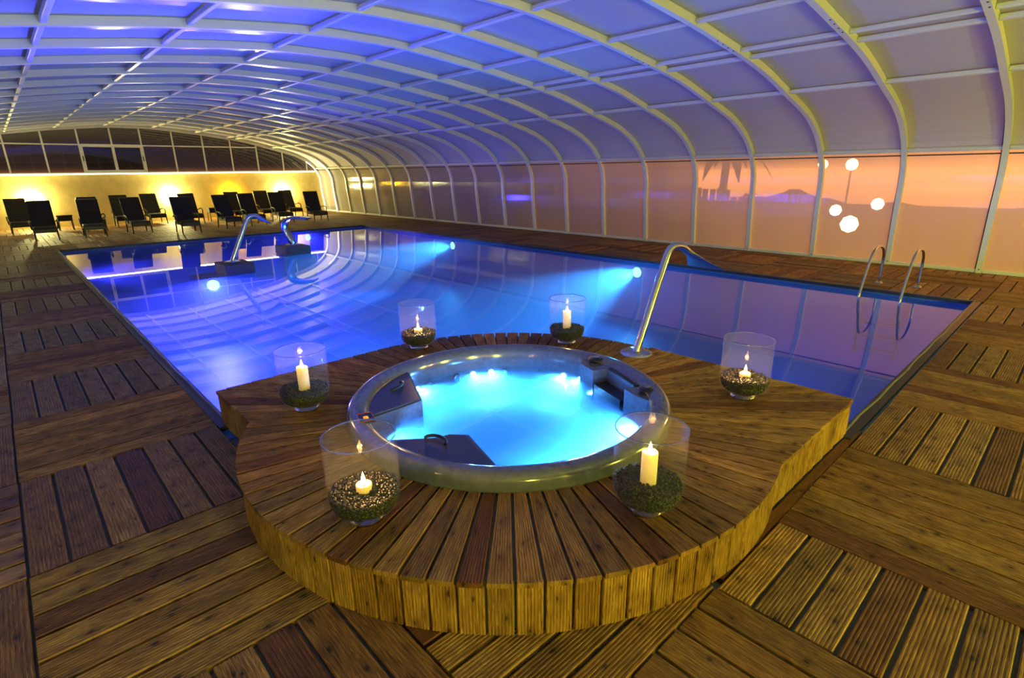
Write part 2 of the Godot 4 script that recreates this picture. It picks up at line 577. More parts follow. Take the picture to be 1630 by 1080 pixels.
func build_deck() -> void:
	var deck := structure("floor", "parquet of grooved wooden deck boards laid in alternating squares round the pool", "floor")
	# dark sub-floor under the boards, in strips round the pool
	var st := tool()
	for r in [[-3.82, PX0 - 0.02, Z_BACK, Z_FRONT], [PX0 - 0.02, 13.62, PZ1 + 0.02, Z_FRONT], [PX1 + 0.02, 13.62, PZ0, PZ1 + 0.02], [PX0 - 0.02, 13.62, Z_BACK, PZ0 - 0.02], [PX0 - 0.02, NX - 0.2, NZ + 0.2, PZ1 + 0.02]]:
		bx(st, Vector3((r[0] + r[1]) / 2.0, -0.09, (r[2] + r[3]) / 2.0), Vector3(r[1] - r[0], 0.10, r[3] - r[2]))
	put(deck, "subfloor", done(st), M.underdeck)
	var rows := []
	for n in range(-5, 24): rows.append([maxf(Z_BACK, -0.92 - PITCH * (n + 1)), minf(Z_FRONT, -0.92 - PITCH * n), n])
	var tiles := []      # x0, x1, z0, z1, along_x
	for row in rows:
		if row[1] - row[0] < 0.05: continue
		var n: int = row[2]
		# left columns
		for c in range(-3, 1):
			var x0 := maxf(-3.82, -0.2925 + PITCH * c)
			var x1 := -0.2925 + PITCH * (c + 1)
			tiles.append([x0, x1, row[0], row[1], (n + c) % 2 != 0])
		# near side, right of the corner
		if n < 0:
			var xs := [0.965, 2.222, 2.98, 4.265, 5.47, 6.77, 8.0, 9.31, 10.52, 11.78, 13.04, 13.6]
			for c in xs.size() - 1: tiles.append([xs[c], xs[c + 1], row[0], row[1], (n + c + 1) % 2 != 0])
		elif n < 2:
			tiles.append([0.965, 2.222, row[0], row[1], (n + 1) % 2 != 0])
		# right side strip
		if n >= 0 and row[1] > PZ0 + 0.05 - 1.0:
			for c in range(8, 11):
				var x0 := PX1 + 0.045 if c == 8 else 0.965 + PITCH * (c - 0.35)
				var x1 := minf(13.6, 0.965 + PITCH * (c + 0.65))
				tiles.append([x0, x1, row[0], row[1], (n + c + 1) % 2 != 0])
		# far end
		if row[0] < PZ0:
			for c in range(0, 9):
				var x0 := 0.965 + PITCH * c
				var x1 := minf(PX1 + 0.045 if c == 7 else 13.6, 0.965 + PITCH * (c + 1))
				if row[1] > PZ0 - 0.05 and c > 7: continue
				if c == 8 and row[1] > PZ0 - 0.05 - 1.0: continue
				if c == 7: x1 = PX1 + 0.045
				if c == 8: continue
				tiles.append([x0, x1, row[0], minf(row[1], PZ0 - 0.045), (n + c + 1) % 2 != 0])
			if row[1] <= PZ0 + 0.05 - 1.0:
				for c in range(8, 11):
					var x0 := PX1 + 0.045 if c == 8 else 0.965 + PITCH * (c - 0.35)
					tiles.append([x0, minf(13.6, 0.965 + PITCH * (c + 0.65)), row[0], row[1], (n + c + 1) % 2 != 0])
	var planks := []
	for t in tiles:
		var along: bool = t[4]
		var span: float = (t[3] - t[2]) if along else (t[1] - t[0])
		if span < 0.03 or (t[1] - t[0]) < 0.03 or (t[3] - t[2]) < 0.03: continue
		var count := maxi(1, roundi(span / (PITCH / 7.0)))
		var pitch := span / count
		for k in count:
			var len_: float = ((t[1] - t[0]) if along else (t[3] - t[2])) - 0.010
			var wid := pitch - 0.018
			var at: Vector3
			if along: at = Vector3((t[0] + t[1]) / 2.0, 0, t[2] + pitch * (k + 0.5))
			else: at = Vector3(t[0] + pitch * (k + 0.5), 0, (t[2] + t[3]) / 2.0)
			planks.append({"at": at, "l": len_, "w": wid, "x": along, "v": rng.randi() % 8, "m": [0, 1, 2, 0, 3, 4, 1, 2][rng.randi() % 8], "y": rng.randf_range(-0.002, 0.002)})
	# show singly the 300 that are largest in view
	var cam: Camera3D = get_node("camera")
	for p in planks:
		var v: Vector3 = cam.transform.affine_inverse() * p.at
		var vis := v.z < -0.6 and absf(v.x / v.z) < 1.12 and absf(v.y / v.z) < 0.82
		var hidden: bool = Vector2(p.at.x - CX, p.at.z - CZ).length() < 1.55
		p.size = (1.0 / pow(v.length(), 3.0)) * p.l if vis and not hidden else -v.length()
	planks.sort_custom(func(a, b): return a.size > b.size)
	var rest := {}
	for i in planks.size():
		var p = planks[i]
		var near: bool = i < 300
		if Vector2(p.at.x - CX, p.at.z - CZ).length() < 1.1 and p.at.z < -1.0: continue
		var mesh := plank_mesh(p.l, p.w, 8 if near else 0, p.v)
		var tr := Transform3D(Basis.IDENTITY if p.x else Basis(Vector3.UP, PI / 2), p.at + Vector3(0, p.y, 0))
		if near:
			var o := put(deck, "plank", mesh, M["wood_%d" % p.m])
			o.transform = tr
		else:
			if not rest.has(p.m):
				rest[p.m] = SurfaceTool.new()
			rest[p.m].append_from(mesh, 0, tr)
	for seg in [[2.3, 3.4], [3.405, 4.62]]:
		var eb := put(deck, "edge_board", plank_mesh(seg[1] - seg[0], 0.066, 0, 3), M.wood_3)
		eb.position = Vector3((seg[0] + seg[1]) / 2.0, -0.004, -0.953)
	for m in rest:
		var o := put(deck, "far_planks", rest[m].commit(), M["wood_%d" % m])
		tag(o, "", "", "", "stuff")

# ------------------------------------------------------------------ enclosure
var half := [Vector2(8.72, 0), Vector2(8.66, 0.6), Vector2(8.60, 1.2), Vector2(8.56, 1.8), Vector2(8.35, 2.26), Vector2(7.98, 2.62), Vector2(7.55, 2.87), Vector2(7.0, 3.08), Vector2(6.1, 3.31), Vector2(5.2, 3.54), Vector2(4.4, 3.69), Vector2(3.4, 3.83), Vector2(2.65, 3.93), Vector2(1.0, 4.09), Vector2(0, 4.115)]
var arch := []        # finely sampled from the right foot to the left foot: Vector2(x, y)
var arch_n := []      # outward normals

func make_arch() -> void:
	var pts := []
	for p in half: pts.append(Vector3(AXIS + p.x, p.y, 0))
	for i in range(half.size() - 2, -1, -1): pts.append(Vector3(AXIS - half[i].x, half[i].y, 0))
	var s := smooth_path(pts, 3)
	for p in s: arch.append(Vector2(p.x, p.y))
	for i in arch.size():
		var d: Vector2 = (arch[mini(i + 1, arch.size() - 1)] - arch[maxi(i - 1, 0)]).normalized()
		arch_n.append(Vector2(d.y, -d.x))

# strip following the arch between x = xa and x = xb (xa > xb), between two offsets and two z
func arch_strip(i0: int, i1: int, o0: float, o1: float, z0: float, z1: float) -> ArrayMesh:
	var st := tool()
	for i in range(i0, i1):
		var a0: Vector2 = arch[i] + arch_n[i] * o0
		var a1: Vector2 = arch[i] + arch_n[i] * o1
		var b0: Vector2 = arch[i + 1] + arch_n[i + 1] * o0
		var b1: Vector2 = arch[i + 1] + arch_n[i + 1] * o1
		var P := func(v: Vector2, z: float) -> Vector3: return Vector3(v.x, v.y, z)
		var L := func(k: int, t: float) -> Vector2: return Vector2(t, k * 0.12)
		quad(st, P.call(a0, z0), P.call(a0, z1), P.call(b0, z1), P.call(b0, z0), L.call(i, 0.0), L.call(i, z1 - z0), L.call(i + 1, z1 - z0), L.call(i + 1, 0.0))
		quad(st, P.call(a1, z0), P.call(b1, z0), P.call(b1, z1), P.call(a1, z1), L.call(i, 0.0), L.call(i + 1, 0.0), L.call(i + 1, z1 - z0), L.call(i, z1 - z0))
		quad(st, P.call(a0, z0), P.call(b0, z0), P.call(b1, z0), P.call(a1, z0))
		quad(st, P.call(a0, z1), P.call(a1, z1), P.call(b1, z1), P.call(b0, z1))
	for i in [i0, i1]:
		var a0: Vector2 = arch[i] + arch_n[i] * o0
		var a1: Vector2 = arch[i] + arch_n[i] * o1
		quad(st, Vector3(a0.x, a0.y, z0), Vector3(a1.x, a1.y, z0), Vector3(a1.x, a1.y, z1), Vector3(a0.x, a0.y, z1))
	return done(st)

func arch_at(x: float) -> int:
	var best := 0
	for i in arch.size():
		if absf(arch[i].x - x) < absf(arch[best].x - x) and arch[i].y > 1.9: best = i
	return best

func arch_point(x: float) -> Array:   # interpolated point and normal of the roof at x (above the eaves)
	for i in arch.size() - 1:
		if arch[i].y > 1.9 and arch[i].x >= x and arch[i + 1].x <= x:
			var t: float = (arch[i].x - x) / maxf(1e-6, arch[i].x - arch[i + 1].x)
			return [arch[i].lerp(arch[i + 1], t), arch_n[i].lerp(arch_n[i + 1], t).normalized()]
	return [arch[0], arch_n[0]]

func build_enclosure() -> void:
	make_arch()
	var roof := structure("ceiling", "low white-framed vault of translucent panels over the pool", "ceiling")
	var right := structure("wall_right", "curved side wall of clear panels between white ribs", "wall")
	var left := structure("wall_left", "curved side wall of clear panels on the left", "wall")
	var last: int = arch.size() - 1
	var zs := []
	for k in range(-4, 20): zs.append(RIB_Z0 - RIB_STEP * k)
	var rib_mesh := arch_strip(0, last, -0.06, 0.05, -0.045, 0.045)
	var rib_shade_mesh := arch_strip(0, last, 0.0, 0.045, -0.066, -0.046)
	for z in zs:
		var r := put(roof, "rib", rib_mesh, M.white_metal, Vector3(0, 0, z))
		put(r, "trim_and_shade", rib_shade_mesh, M.trim_and_shade)  # black strip on the far side, standing in for the rib's shadow
		# bolts of the telescoping joint
		for k in 4:
			var ap: Array = arch_point(8.75 - k * 0.17)
			var b := put(r, "bolt", bolt_mesh(), M.trim_and_shade)
			var nn := Vector3(ap[1].x, ap[1].y, 0)
			b.transform = Transform3D(Basis(Vector3.BACK, nn, Vector3.BACK.cross(nn)), Vector3(ap[0].x, ap[0].y, 0.018) - nn * 0.062)
		for k in 2:
			put(r, "bolt", bolt_mesh(), M.trim_and_shade, Vector3.ZERO).transform = Transform3D(Basis(Vector3.BACK, Vector3.RIGHT, Vector3.UP), Vector3(13.555, 0.07 + k * 0.06, 0.0))
	# purlins between ribs
	var px := [13.23, 11.0, 9.3, 8.93, 7.55, 5.86, 4.1, 2.4, 0.85, -1.2, -3.43]
	for x in px:
		var ap: Array = arch_point(x)
		var n := Vector3(ap[1].x, ap[1].y, 0)
		var c := Vector3(ap[0].x, ap[0].y, 0) - n * 0.005
		var st := tool()
		var thin: bool = x == 8.93
		var bs := Basis(Vector3(n.y, -n.x, 0), n, Vector3.BACK)
		chamfer_box(st, Vector3.ZERO, Vector3(0.045 if thin else 0.07, 0.06, RIB_STEP - 0.094), 0.008, bs)
		var pm := done(st)
		for i in zs.size() - 1:
			put(roof, "purlin", pm, M.white_metal, c + Vector3(0, 0, (zs[i] + zs[i + 1]) / 2.0))
	# eave: dark slot under the first purlin on the right
	var st2 := tool()
	bx(st2, Vector3.ZERO, Vector3(0.03, 0.022, RIB_STEP - 0.1))
	var slot := done(st2)
	for i in zs.size() - 1:
		put(right, "eave_seal", slot, M.trim_and_shade, Vector3(13.30, 2.185, (zs[i] + zs[i + 1]) / 2.0))
		put(left, "eave_seal", slot, M.trim_and_shade, Vector3(2 * AXIS - 13.30, 2.185, (zs[i] + zs[i + 1]) / 2.0))
	# panels
	var cuts := [13.23, 11.0, 9.115, 7.55, 5.86, 4.1, 2.4, 0.85, -1.2, -3.43]
	for c in cuts.size() - 1:
		var i0 := arch_at(cuts[c])
		var i1 := arch_at(cuts[c + 1])
		var pm := arch_strip(i0, i1, 0.052, 0.062, -RIB_STEP / 2 + 0.02, RIB_STEP / 2 - 0.02)
		for i in zs.size() - 1:
			put(roof, "panel", pm, M.roof_panel, Vector3(0, 0, (zs[i] + zs[i + 1]) / 2.0))
	var e0 := arch_at(13.23)
	var wm := arch_strip(0, e0, 0.012, 0.022, -RIB_STEP / 2 + 0.045, RIB_STEP / 2 - 0.045)
	var wl := arch_strip(last - e0, last, 0.012, 0.022, -RIB_STEP / 2 + 0.045, RIB_STEP / 2 - 0.045)
	var st3 := tool()
	chamfer_box(st3, Vector3.ZERO, Vector3(0.07, 0.07, RIB_STEP - 0.09), 0.008)
	var rail := done(st3)
	for i in zs.size() - 1:
		var zc: float = (zs[i] + zs[i + 1]) / 2.0
		put(right, "panel", wm, M.wall_panel, Vector3(0, 0, zc))
		put(right, "base_rail", rail, M.white_metal, Vector3(13.61, 0.035, zc))
		put(left, "panel", wl, M.wall_panel, Vector3(0, 0, zc))
		put(left, "base_rail", rail, M.white_metal, Vector3(2 * AXIS - 13.61, 0.035, zc))

var bolt_cache: ArrayMesh
func bolt_mesh() -> ArrayMesh:
	if bolt_cache == null:
		bolt_cache = lathe([Vector2(0, -0.004), Vector2(0.012, -0.004), Vector2(0.012, 0.006), Vector2(0, 0.006)], 6, false)
	return bolt_cache

func gable_poly(y_from: float) -> PackedVector2Array:   # outline of the end wall above a height (x, y)
	var out := PackedVector2Array()
	for p in arch:
		if p.y >= y_from: out.append(p)
	return out

func flat_wall(poly: PackedVector2Array, z: float, t: float) -> ArrayMesh:
	var st := tool()
	var idx := Geometry2D.triangulate_polygon(poly)
	for i in range(0, idx.size(), 3):
		var a := poly[idx[i]]
		var b := poly[idx[i + 1]]
		var c := poly[idx[i + 2]]
		tri(st, Vector3(a.x, a.y, z), Vector3(b.x, b.y, z), Vector3(c.x, c.y, z))
		tri(st, Vector3(a.x, a.y, z - t), Vector3(c.x, c.y, z - t), Vector3(b.x, b.y, z - t))
	for i in poly.size():
		var a := poly[i]
		var b := poly[(i + 1) % poly.size()]
		quad(st, Vector3(a.x, a.y, z), Vector3(a.x, a.y, z - t), Vector3(b.x, b.y, z - t), Vector3(b.x, b.y, z))
	return done(st)

func gable(wall: Node3D, z: float, side: float, sill: float, plaster: Material) -> void:
	# solid lower wall
	var low := PackedVector2Array()
	for p in arch:
		if p.x > AXIS and p.y < sill: low.append(Vector2(p.x - 0.02, p.y))
	low.append(Vector2(arch_x_at(sill) - 0.02, sill))
	var mir := low.duplicate()
	mir.reverse()
	for p in mir: low.append(Vector2(2 * AXIS - p.x, p.y))
	put(wall, "plaster_wall", flat_wall(low, z + (0.0 if side > 0 else 0.22), 0.22), plaster)
	# glazed part: panes between mullions
	var step := 1.2
	var mull := []
	var x := 0.72 + 0.0
	for k in range(-4, 12): mull.append(0.72 + 1.2 * k if k < 2 else [3.1, 4.25, 5.34, 6.58, 7.82, 9.04, 10.25, 11.52, 12.76, 13.6][k - 2] if k - 2 < 10 else 13.6)
	mull = mull.filter(func(v): return v > 2 * AXIS - 13.35 and v < 13.3)
	var edges := [2 * AXIS - 13.32] + mull + [13.32]
	for i in edges.size() - 1:
		var xa: float = edges[i]
		var xb: float = edges[i + 1]
		for band in [[sill, 3.3], [3.3, 4.2]]:
			var poly := PackedVector2Array()
			for q in [xa, xb]:
				poly.append(Vector2(q, minf(band[0], roof_y(q))))
			for t in 5:
				var q := lerpf(xb, xa, t / 4.0)
				poly.append(Vector2(q, minf(band[1], roof_y(q) - 0.02)))
			if poly[2].y - poly[1].y < 0.03 and poly[6].y - poly[0].y < 0.03: continue
			var clean := PackedVector2Array()
			for v in poly:
				if clean.is_empty() or clean[-1].distance_to(v) > 0.002: clean.append(v)
			if clean.size() < 3 or Geometry2D.triangulate_polygon(clean).is_empty(): continue
			put(wall, "pane", flat_wall(clean, z - 0.04, 0.008), M.window_glass)
	for q in mull:
		var st := tool()
		var top := roof_y(q) - 0.02
		if top - sill < 0.05: continue
		chamfer_box(st, Vector3(q, (sill + top) / 2.0, z - 0.03), Vector3(0.06, top - sill, 0.07), 0.006)
		put(wall, "mullion", done(st), M.white_metal)
	var st2 := tool()
	chamfer_box(st2, Vector3(AXIS, 3.3, z - 0.03), Vector3(2 * (10.27 - AXIS), 0.05, 0.06), 0.006)
	put(wall, "transom", done(st2), M.white_metal)
	var st3 := tool()
	chamfer_box(st3, Vector3(AXIS, sill + 0.03, z + side * 0.02), Vector3(2 * (arch_x_at(sill) - AXIS) - 0.06, 0.10, 0.22), 0.012)
	put(wall, "ledge", done(st3), M.white_metal)
	# closing rib along the arch
	put(wall, "edge_rib", arch_strip(0, arch.size() - 1, -0.10, 0.06, z - 0.05, z + 0.05), M.white_metal)

func roof_y(x: float) -> float:
	return arch_point(x)[0].y if x < 13.5 and x > 2 * AXIS - 13.5 else 0.0

func arch_x_at(y: float) -> float:
	for i in arch.size() - 1:
		if arch[i].y <= y and arch[i + 1].y >= y:
			return lerpf(arch[i].x, arch[i + 1].x, (y - arch[i].y) / maxf(1e-6, arch[i + 1].y - arch[i].y))
	return 13.6

func build_back_wall() -> void:
	var wall := structure("wall_back", "far end wall, yellow plaster below a band of dark windows", "wall")
	gable(wall, Z_BACK, 1.0, 2.1, M.plaster)
	# light strips under the ledge and up the last two ribs
	var strip := base("light_strip", Vector3(AXIS, 2.115, Z_BACK + 0.162))
	tag(strip, "thin white light strip along the ledge of the far wall", "light strip")
	put(strip, "lit_tube", tube([Vector3(-8.2, 0, 0), Vector3(0, 0, 0), Vector3(8.2, 0, 0)], 0.022, 8), M.led)
	var al := AreaLight3D.new()
	al.name = "strip_light"
	al.area_size = Vector2(16.6, 0.04)
	al.light_color = Color(1.0, 0.97, 0.86)
	al.light_energy = 3.0
	al.shadow_enabled = true
	strip.add_child(al)
	al.position = Vector3(0, -0.01, 0.03)
	al.rotation.y = PI
	for k in 2:
		var rs := base("light_strip")
		tag(rs, ["thin white light strip up the last rib at the far right corner", "thin white light strip up the last rib but one at the far right"][k], "light strip")
		var pts := []
		var top := arch_at(13.0)
		for i in range(0, top + 3): pts.append(Vector3(arch[i].x - arch_n[i].x * 0.115, arch[i].y - arch_n[i].y * 0.115 + (0.03 if i == 0 else 0.0), Z_BACK + 0.16 + 1.38 * k))
		put(rs, "lit_tube", tube(pts, 0.02, 8), M.led)
	var win := structure("window_1", "white framed sliding window in the dark glazing of the far wall", "window")
	win.position = Vector3(4.22, 2.74, Z_BACK + 0.02)
	for sx in [-1.09, 1.09]:
		var st := tool()
		chamfer_box(st, Vector3(sx, 0, 0), Vector3(0.13, 1.16, 0.10), 0.008)
		put(win, "frame_stile", done(st), M.white_metal)
	for sy in [-0.53, 0.53]:
		var st := tool()
		chamfer_box(st, Vector3(0, sy, 0), Vector3(2.10, 0.12, 0.10), 0.008)
		put(win, "frame_rail", done(st), M.white_metal)
	var st2 := tool()
	chamfer_box(st2, Vector3(0.03, 0, 0.01), Vector3(0.10, 0.98, 0.08), 0.008)
	put(win, "meeting_stile", done(st2), M.white_metal)
	for sx in [-1.08, 1.08]:
		put(win, "handle", box_mesh(Vector3(0.03, 0.22, 0.04)), M.trim_and_shade, Vector3(sx, 0, 0.07))
	for sx in [-0.53, 0.55]:
		put(win, "pane", box_mesh(Vector3(0.96, 0.95, 0.008)), M.window_glass, Vector3(sx, 0, -0.03))
	# wall lamps low behind the loungers
	var d := [
		[1.10, 1.0, "white lit wall lamp at the left end of the plaster wall", false],
		[6.07, 1.0, "white lit wall lamp in the middle of the plaster wall", false],
		[8.70, 1.0, "amber lit wall lamp on the far plaster wall", true],
		[11.30, 1.0, "white lit wall lamp near the right end of the plaster wall", false]]
	for l in d: sconce(Vector3(l[0], 1.12, Z_BACK + 0.01), 0.0, l[2], l[3], 13.0 if not l[3] else 4.5)
	sconce(Vector3(-2.4, 1.12, Z_BACK + 0.01), 0.0, "white lit wall lamp beyond the left edge of the view", false, 9.0)

func sconce(at: Vector3, turn: float, label: String, amber: bool, e: float) -> void:
	var s := base("wall_lamp", at, turn)
	tag(s, label, "lamp", "wall lamps")
	put(s, "back_plate", box_mesh(Vector3(0.12, 0.22, 0.02)), M.white_metal, Vector3(0, 0, 0.01))
	put(s, "lamp_glass", lathe([Vector2(0, -0.09), Vector2(0.05, -0.085), Vector2(0.06, -0.03), Vector2(0.06, 0.03), Vector2(0.05, 0.085), Vector2(0, 0.09)], 14), M.sconce_amber if amber else M.sconce_glass, Vector3(0, 0, 0.09))
	omni(s, "lamp_light", Vector3(0, 0, 0.09), Color(1.0, 0.78, 0.10) if amber else Color(1.0, 0.95, 0.62), e, 0.06)

func build_front_wall() -> void:
	var wall := structure("wall_front", "near end wall behind the viewer, plaster below windows", "wall")
	gable(wall, Z_FRONT, -1.0, 2.1, M.plaster)
	var xs := [-1.8, 1.6, 5.4, 9.4]
	var names := ["yellow lit wall lamp behind the viewer, nearest the left wall", "yellow lit wall lamp behind the viewer, second from the left wall", "yellow lit wall lamp behind the viewer, third from the left wall", "yellow lit wall lamp behind the viewer, nearest the right wall"]
	for i in 4:
		var s := base("wall_lamp", Vector3(xs[i], 1.1, Z_FRONT - 0.01), PI)
		tag(s, names[i], "lamp", "wall lamps")
		put(s, "back_plate", box_mesh(Vector3(0.12, 0.22, 0.02)), M.white_metal, Vector3(0, 0, 0.01))
		put(s, "lamp_glass", lathe([Vector2(0, -0.09), Vector2(0.05, -0.085), Vector2(0.06, -0.03), Vector2(0.06, 0.03), Vector2(0.05, 0.085), Vector2(0, 0.09)], 14), M.sconce_amber, Vector3(0, 0, 0.09))
		omni(s, "lamp_light", Vector3(0, 0, 0.09), Color(0.97, 1.0, 0.34), 12.5, 0.06)

# ------------------------------------------------------------------ outside
func build_outside() -> void:
	var g := structure("ground_outside", "dark ground outside the enclosure", "ground")
	var st := tool()
	bx(st, Vector3(0, -1.8, 0), Vector3(60, 0.5, 120))
	put(g, "terrace_slab", done(st), M.night_ground)
	st = tool()
	bx(st, Vector3(250, -25.5, 0), Vector3(440, 1.0, 900))
	put(g, "valley_floor", done(st), M.night_ground)
	# board fence and the blank side of a neighbouring house beyond the right-hand panels
	var f := base("board_fence", Vector3(17.5, 0, 0))
	tag(f, "dark upright board fence outside the clear side panels", "fence")
	for k in 15:
		put(f, "board", box_mesh(Vector3(0.03, 3.0, 0.19)), M.fence, Vector3(0.03 * (k % 2), -0.15 + 0.03 * sin(k * 2.3) - (0.25 if k < 5 else 0.0), -7.2 - k * 0.25))
	put(f, "rail", box_mesh(Vector3(0.05, 0.08, 3.7)), M.fence, Vector3(0.08, 0.6, -8.95))
	var hs0 := base("neighbour_house", Vector3(19.0, -1.55, -24.5))
	tag(hs0, "dark blank house wall outside the far side panels", "house")
	put(hs0, "house_wall", box_mesh(Vector3(2.0, 5.4, 27.0)), M.fence, Vector3(0, 2.7, 0))
	put(hs0, "roof_edge", box_mesh(Vector3(2.3, 0.14, 27.3)), M.fence, Vector3(0, 5.47, 0))
	# far hills
	var hs := tool()
	var n := FastNoiseLite.new(); n.seed = 4; n.frequency = 0.02; n.fractal_octaves = 3
	var ridge := []
	for i in 161:
		var z := 300.0 - i * 4.0
		ridge.append(Vector3(330 + 20 * n.get_noise_1d(z * 2.0), -17.0 + 5.0 * n.get_noise_1d(z) + 6.0 * exp(-absf((z + 118.0) / 17.0)) + 2.0 * exp(-pow((z + 118.0) / 5.0, 2.0)), z))
	for i in 160:
		var a: Vector3 = ridge[i]
		var b: Vector3 = ridge[i + 1]
		quad(hs, Vector3(a.x - 70, -26, a.z), a, b, Vector3(b.x - 70, -26, b.z))
		quad(hs, a, Vector3(a.x + 80, -26, a.z), Vector3(b.x + 80, -26, b.z), b)
	var hill := structure("hill_ridge", "dark hill ridge on the horizon beyond the side panels", "hill")
	put(hill, "ridge", done(hs), M.hill)
	# street lamps
	var lamps := [
		[Vector3(26.0, 2.09, -8.45), 0.20, "street lamp seen just under the eaves, left of the pair"],
		[Vector3(26.0, 2.07, -7.36), 0.24, "street lamp seen just under the eaves, right of the pair"],
		[Vector3(24.0, 0.36, -7.10), 0.22, "low street lamp beside a post outside the side panels"],
		[Vector3(22.0, 0.04, -6.00), 0.30, "lowest and brightest lamp outside the side panels"],
		[Vector3(26.0, 0.53, -6.20), 0.24, "single street lamp right of the bright low lamp outside"]]
	for l in lamps:
		var s := base("street_lamp", Vector3(l[0].x, -1.55, l[0].z))
		tag(s, l[2], "street lamp", "street lamps outside")
		var h: float = l[0].y + 1.55
		put(s, "pole", tube([Vector3(0, 0, 0), Vector3(0, h * 0.6, 0), Vector3(0, h - 0.1, 0)], 0.05, 8, true, 1.0, [0.06, 0.045, 0.03]), M.fence)
		var rad: float = l[1]
		put(s, "lamp_globe", lathe([Vector2(0, -rad), Vector2(rad * 0.7, -rad * 0.7), Vector2(rad, 0), Vector2(rad * 0.7, rad * 0.7), Vector2(0, rad)], 12), M.street_globe, Vector3(0, h, 0))
		omni(s, "lamp_light", Vector3(0, h, 0), Color(1.0, 0.66, 0.34), 5.0, 0.12)
	# sodium lamp on the road close by, just past the right edge of the picture
	for q in [[Vector3(19.0, -1.55, 1.6), "tall orange sodium street lamp outside, past the right edge of the view"], [Vector3(20.0, -1.55, -1.4), "tall orange sodium street lamp outside, above the panels' view"]]:
		var so := base("street_lamp", q[0])
		tag(so, q[1], "street lamp", "street lamps outside")
		put(so, "pole", tube([Vector3(1.2, 0, 0), Vector3(1.2, 4.0, 0), Vector3(1.1, 6.2, 0), Vector3(0.8, 6.6, 0), Vector3(0.3, 6.7, 0)], 0.06, 8), M.fence)
		put(so, "lamp_globe", lathe([Vector2(0, -0.08), Vector2(0.12, -0.06), Vector2(0.16, 0.0), Vector2(0.1, 0.05), Vector2(0, 0.06)], 14), M.street_globe, Vector3(0.1, 6.62, 0))
		omni(so, "lamp_light", Vector3(0.1, 6.62, 0), Color(1.0, 0.60, 0.28), 38.0, 0.12)
	# a palm and a bush outside
	var palm := base("palm_tree", Vector3(23.5, -1.6, -11.6))
	tag(palm, "dark palm tree outside above the board fence", "tree")
	put(palm, "trunk", tube([Vector3(0, 0, 0), Vector3(0.1, 2.4, 0), Vector3(0.05, 4.6, 0.1)], 0.16, 10), M.foliage)
	for k in 13:
		var a := TAU * k / 13.0
		var rise := 0.5 + 0.4 * sin(k * 2.1)
		var pts := [Vector3(0.05, 4.6, 0.1)]
		for t in range(1, 6):
			var q := t / 5.0
			pts.append(Vector3(cos(a) * 2.0 * q, 4.6 + rise * q * 1.6 - 1.8 * q * q, 0.1 + sin(a) * 2.0 * q))
		put(palm, "frond", tube(pts, 0.2, 6, true, 0.12, [0.05, 0.22, 0.28, 0.24, 0.16, 0.02]), M.foliage)
	for bsh in [[Vector3(20.5, -1.6, -7.9), 2.3, "low dark bush outside at the end of the fence"], [Vector3(22.5, -1.6, -10.0), 2.6, "tall dark bush outside behind the fence"]]:
		var bush := MeshInstance3D.new()
		bush.name = numbered("bush")
		var bst := SurfaceTool.new()
		bst.begin(Mesh.PRIMITIVE_TRIANGLES)
		var r2 := RandomNumberGenerator.new(); r2.seed = int(bsh[1] * 100)
		for i in 500:
			var dir := Vector3(r2.randfn(), absf(r2.randfn()), r2.randfn()).normalized()
			var p: Vector3 = dir * Vector3(1.0, bsh[1], 1.2) * r2.randf_range(0.75, 1.05)
			var u := dir.cross(Vector3(r2.randfn(), r2.randfn(), r2.randfn())).normalized() * 0.14
			var v := dir.cross(u).normalized() * 0.10 + dir * 0.05
			tri(bst, p - u, p + u, p + v * 2.0)
		bst.generate_normals()
		bush.mesh = bst.commit()
		bush.material_override = M.foliage
		add_child(bush)
		bush.position = bsh[0]
		tag(bush, bsh[2], "bush")

# ------------------------------------------------------------------ spa deck
func outline(a: float) -> float:
	var d := Vector2(cos(a), sin(a))
	var r := 1.885
	# square corners towards the pool edges
	if d.x < 0 and d.y < 0:
		r = maxf(r, minf((CX - 1.0) / -d.x, (4.68 + CZ) / -d.y))
	if d.x > 0 and d.y > 0:
		r = maxf(r, minf((4.48 - CX) / d.x, (-0.985 - CZ) / d.y))
	return r

